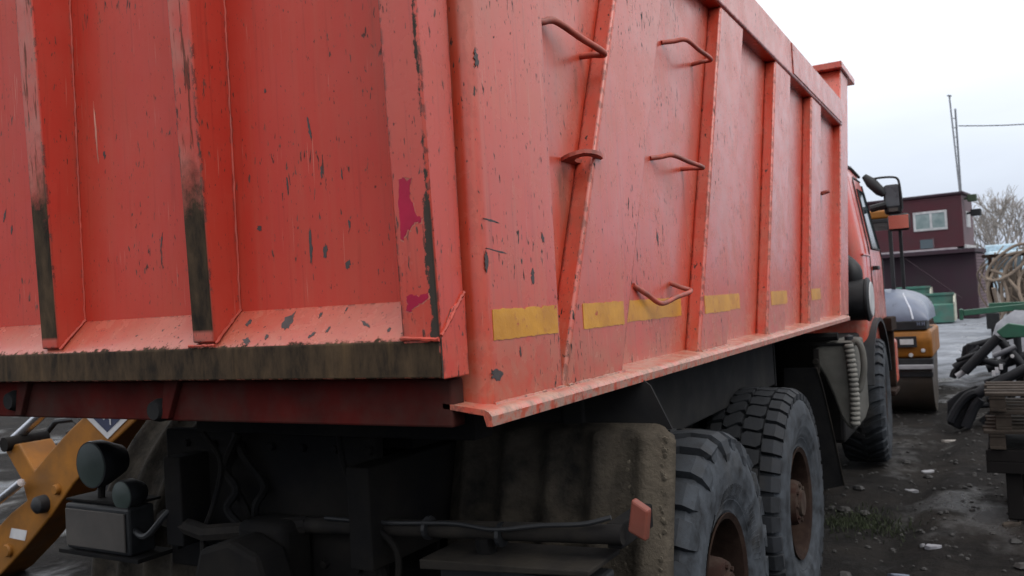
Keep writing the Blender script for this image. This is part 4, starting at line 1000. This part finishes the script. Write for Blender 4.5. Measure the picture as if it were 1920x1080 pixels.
cr = thing('timber_crate', 'dark wet timber crate carrying the stacked pallets', 'crate', (1.5, 5.7, 0))
for k in range(2): MB().box(.885 + .0, 2.0, 5.3, 5.34, .33 + k * .082, .41 + k * .082).build('slat', DWOOD, cr, .004)
for x in (1.0, 1.9): MB().box(x, x + .1, 5.345, 5.44, .0, .49).build('leg', DWOOD, cr, .004)
for x in (1.0, 1.9): MB().box(x, x + .1, 6.0, 6.09, .0, .49).build('leg', DWOOD, cr, .004)
MB().box(.9, 2.0, 5.345, 6.1, .4905, .50).build('top_board', DWOOD, cr, .003)
MB().box(1.11, 1.89, 5.36, 6.05, .02, .32).build('inner_panel', DWOOD, cr, .003)
pallet('weathered pallet lying directly on the dark timber crate', .885, .502, 5.28); pallet('middle weathered pallet of the three in the stack', .93, .6345, 5.31); pallet('topmost weathered pallet of the three in the stack', .90, .7675, 5.29)

# ================================================================== hose heap, far vehicles, trees
HB = thing('hose_heap', 'heap of looped tan hoses draped over a frame beside the office', 'hoses', (1.9, 27, 0))
rnd = random.Random(11)
HYY = 27
loops = [[(1930, 470), (1890, 478), (1868, 500), (1852, 540), (1858, 575), (1868, 600)], [(1940, 455), (1900, 462), (1862, 492), (1850, 520), (1870, 525), (1900, 510), (1935, 480)],
         [(1852, 505), (1880, 515), (1905, 540), (1925, 575), (1940, 590)], [(1925, 500), (1912, 520), (1910, 545), (1918, 570)], [(1880, 520), (1890, 560), (1880, 590), (1870, 610)], [(1862, 540), (1870, 570), (1878, 590), (1890, 575), (1893, 540)],
         [(1935, 462), (1905, 480), (1885, 505), (1878, 545), (1884, 580)], [(1850, 525), (1856, 560), (1865, 585)]]
for L in loops: MB().tube(curve([ony(a, b, HYY + rnd.uniform(-.2, .2)) for a, b in L], 6), .045, 7).build('hose', TAN, HB, 0, 2, True)
for k in range(26):
    x0 = rnd.uniform(1850, 1960); pts = []
    y0 = rnd.uniform(455, 500)
    for j in range(5): pts.append(ony(x0 - 16 * math.sin(j * .8 + rnd.random()) + rnd.uniform(-6, 6), y0 + j * rnd.uniform(20, 30), HYY + rnd.uniform(.1, .9)))
    MB().tube(curve(pts, 5), rnd.uniform(.02, .035), 6).build('hose', TAN, HB, 0, 2, True)
MB().box(.75, 3.6, 27.2, 27.3, 2.3, 2.4).box(.9, 1.0, 27.2, 27.3, 0, 2.3).box(3.2, 3.3, 27.2, 27.3, 0, 2.3).build('rack', RUST, HB, .01)
MB().box(1.3, 3.8, 28.2, 29.0, 0, 1.9).build('back_board', plain('brown_board', (.09, .07, .055), .8), HB, .02)

FV = thing('box_truck', 'distant pale blue box truck beyond the hose heap', 'truck', (2, 52, 0))
MB().box(.7, 2.3, 52, 57, 1.6, 3.5).build('box_body', PBLUE, FV, .08); MB().box(.8, 2.5, 50.4, 51.9, 1.0, 3.1).build('cab', PBLUE, FV, .15)
MB().box(.95, 2.35, 50.36, 50.39, 2.1, 2.8).build('windscreen', GLASS, FV, .0)
for x in (.75, 2.3):
    for y in (51.2, 55.6): MB().lathe([(-.14, .3), (-.14, .5), (.14, .5), (.14, .3)], (x + .1, y, .5), 0, 20).build('wheel', RB2, FV, 0, 2, 40)
def bare_tree(label, x, y, h, spread, seed):
    rnd = random.Random(seed); t = thing('bare_tree', label, 'tree', (x, y, 0), 'bare trees behind the office')
    trunk = MB(); crown = MB()
    def grow(p, d, l, r, lev):
        n = 3; pts = [p]; dd = d.copy()
        for k in range(n):
            dd = (dd + Vector((rnd.uniform(-.25, .25), rnd.uniform(-.25, .25), rnd.uniform(-.05, .2)))).normalized(); pts.append(pts[-1] + dd * l / n)
        (trunk if lev < 1 else crown).tube(pts, r, 5 if lev < 2 else 3, radii=[r, r * .85, r * .7, r * .5])
        if lev >= 6: return
        for k in range(rnd.choice((3, 3, 4)) if lev < 3 else 3):
            a = rnd.uniform(0, 6.28); s = spread * rnd.uniform(.5, 1.1)
            nd = (dd + Vector((math.cos(a) * s, math.sin(a) * s, rnd.uniform(-.1, .35)))).normalized()
            grow(pts[rnd.choice((2, 3, 3))], nd, l * rnd.uniform(.58, .8), max(.014, r * .6), lev + 1)
    grow(Vector((x, y, 0)), Vector((0, 0, 1)), h * .3, h * .022, 0)
    trunk.build('trunk', BARK, t); crown.build('crown', BARK, t)
bare_tree('bushy bare tree right behind the office corner', 2.2, 58, 8.6, .8, 1); bare_tree('taller bare tree at the right edge behind the hoses', 4.6, 60, 8.6, .8, 2); bare_tree('low bare tree between the office and the box truck', 1.3, 64, 8.0, .9, 5)
mb = MB(); rnd = random.Random(5)
for _ in range(5200):
    x = rnd.uniform(-60, 70); y = rnd.uniform(118, 130); z = rnd.random() ** 1.6 * (4.5 + 1.5 * mnoise.noise((x * .12, 0, 0))); s = rnd.uniform(.25, .7)
    d = Vector((rnd.uniform(-1, 1), rnd.uniform(-1, 1), rnd.uniform(-1, 1))).normalized(); u = d.orthogonal().normalized(); v = d.cross(u)
    mb.add([Vector((x, y, z)) + u * s, Vector((x, y, z)) + v * s * .7, Vector((x, y, z)) - u * s, Vector((x, y, z)) - v * s * .6], [(0, 1, 2, 3)])
o = link('far_thicket', mb.mesh('far_thicket', False), plain('far_thicket_brown', (.09, .085, .07), .95)); o['kind'] = 'stuff'; tag(o, 'low brown thicket along the far edge of the yard', 'thicket')

# ================================================================== small things on the ground
def gz(x, y): return ground_h(x, y)
mb = MB(); rnd = random.Random(9)
for _ in range(1500):
    x = rnd.uniform(-1.2, 2.6); y = rnd.uniform(2.2, 14); s = rnd.uniform(.006, .022) * (1 + (rnd.random() < .05) * 1.5)
    c = Vector((x, y, gz(x, y) + s * .25)); rings = []
    for t, q in ((-.5, .7), (0, 1), (.45, .55)): rings.append([c + Vector((math.cos(b) * s * q * rnd.uniform(.7, 1.3), math.sin(b) * s * q * rnd.uniform(.7, 1.3), t * s)) for b in (2 * math.pi * k / 6 for k in range(6))])
    mb.loft(rings)
o = mb.build('gravel', plain('wet_stone', (.020, .0185, .0175), .7, var=.5, scale=3)); o['kind'] = 'stuff'; tag(o, 'loose stones and clods scattered over the muddy yard', 'gravel')
mb = MB(); c = onz(1615, 975, 0); rnd = random.Random(2)
for _ in range(900):
    x = c.x + rnd.gauss(0, .16); y = c.y + rnd.gauss(0, .16); h = rnd.uniform(.015, .06); a = rnd.uniform(0, 6.28); wd = rnd.uniform(.003, .006); z = gz(x, y) - .004
    lx, ly = rnd.uniform(-.03, .03), rnd.uniform(-.03, .03); dx, dy = math.cos(a) * wd, math.sin(a) * wd
    mb.add([(x - dx, y - dy, z), (x + dx, y + dy, z), (x + dx * .6 + lx * .4, y + dy * .6 + ly * .4, z + h * .6), (x + lx, y + ly, z + h), (x - dx * .6 + lx * .4, y - dy * .6 + ly * .4, z + h * .6)], [(0, 1, 2, 3, 4)])
o = link('grass', mb.mesh('grass', False), plain('short_grass', (.022, .030, .011), .8, var=.4, scale=12)); o['kind'] = 'stuff'; tag(o, 'patch of short green grass beside the rear wheel', 'grass')
def litter(px, py, l, wd, rot, label, cat, mat, h=.02):
    c = onz(px, py, 0); rnd = random.Random(int(px)); n = 9
    pts = []
    for k in range(n):
        a = 2 * math.pi * k / n; u, v = math.cos(a) * l / 2 * rnd.uniform(.75, 1.15), math.sin(a) * wd / 2 * rnd.uniform(.75, 1.15)
        pts.append((c.x + u * math.cos(rot) - v * math.sin(rot), c.y + u * math.sin(rot) + v * math.cos(rot)))
    z = gz(c.x, c.y); lowr = [(p[0], p[1], z - .004) for p in pts]; top = [(p[0], p[1], z + h * rnd.uniform(.5, 1.3)) for p in pts]
    o = MB().loft([lowr, top]).build(cat.replace(' ', '_'), mat, None, .002); tag(o, label, cat)
PAP = plain('pale_litter', (.22, .22, .235), .7)
litter(1738, 874, .13, .06, .4, 'pale flat scrap lying on the mud ahead of the front wheel', 'scrap', PAP)
litter(1709, 914, .10, .07, 0, 'round pale can lid on the mud behind the front wheel', 'lid', PAP)
litter(1729, 1023, .03, .03, 0, 'tiny white pebble near the bottom of the yard', 'pebble', PAP)
litter(1752, 1030, .11, .07, .3, 'crumpled grey paper beside the tiny white pebble', 'paper', plain('grey_paper', (.2, .2, .22), .7))
litter(1690, 1075, .16, .06, -.2, 'dark bluish shard at the bottom edge of the yard', 'shard', plain('blue_grey_shard', (.12, .14, .19), .5))
litter(1780, 818, .22, .07, .1, 'long pale splinter in front of the black cultivator', 'splinter', plain('pale_splinter', (.28, .26, .24), .7))
litter(1895, 985, .16, .05, .7, 'pale stick lying on the mud below the pallets', 'stick', WOOD)
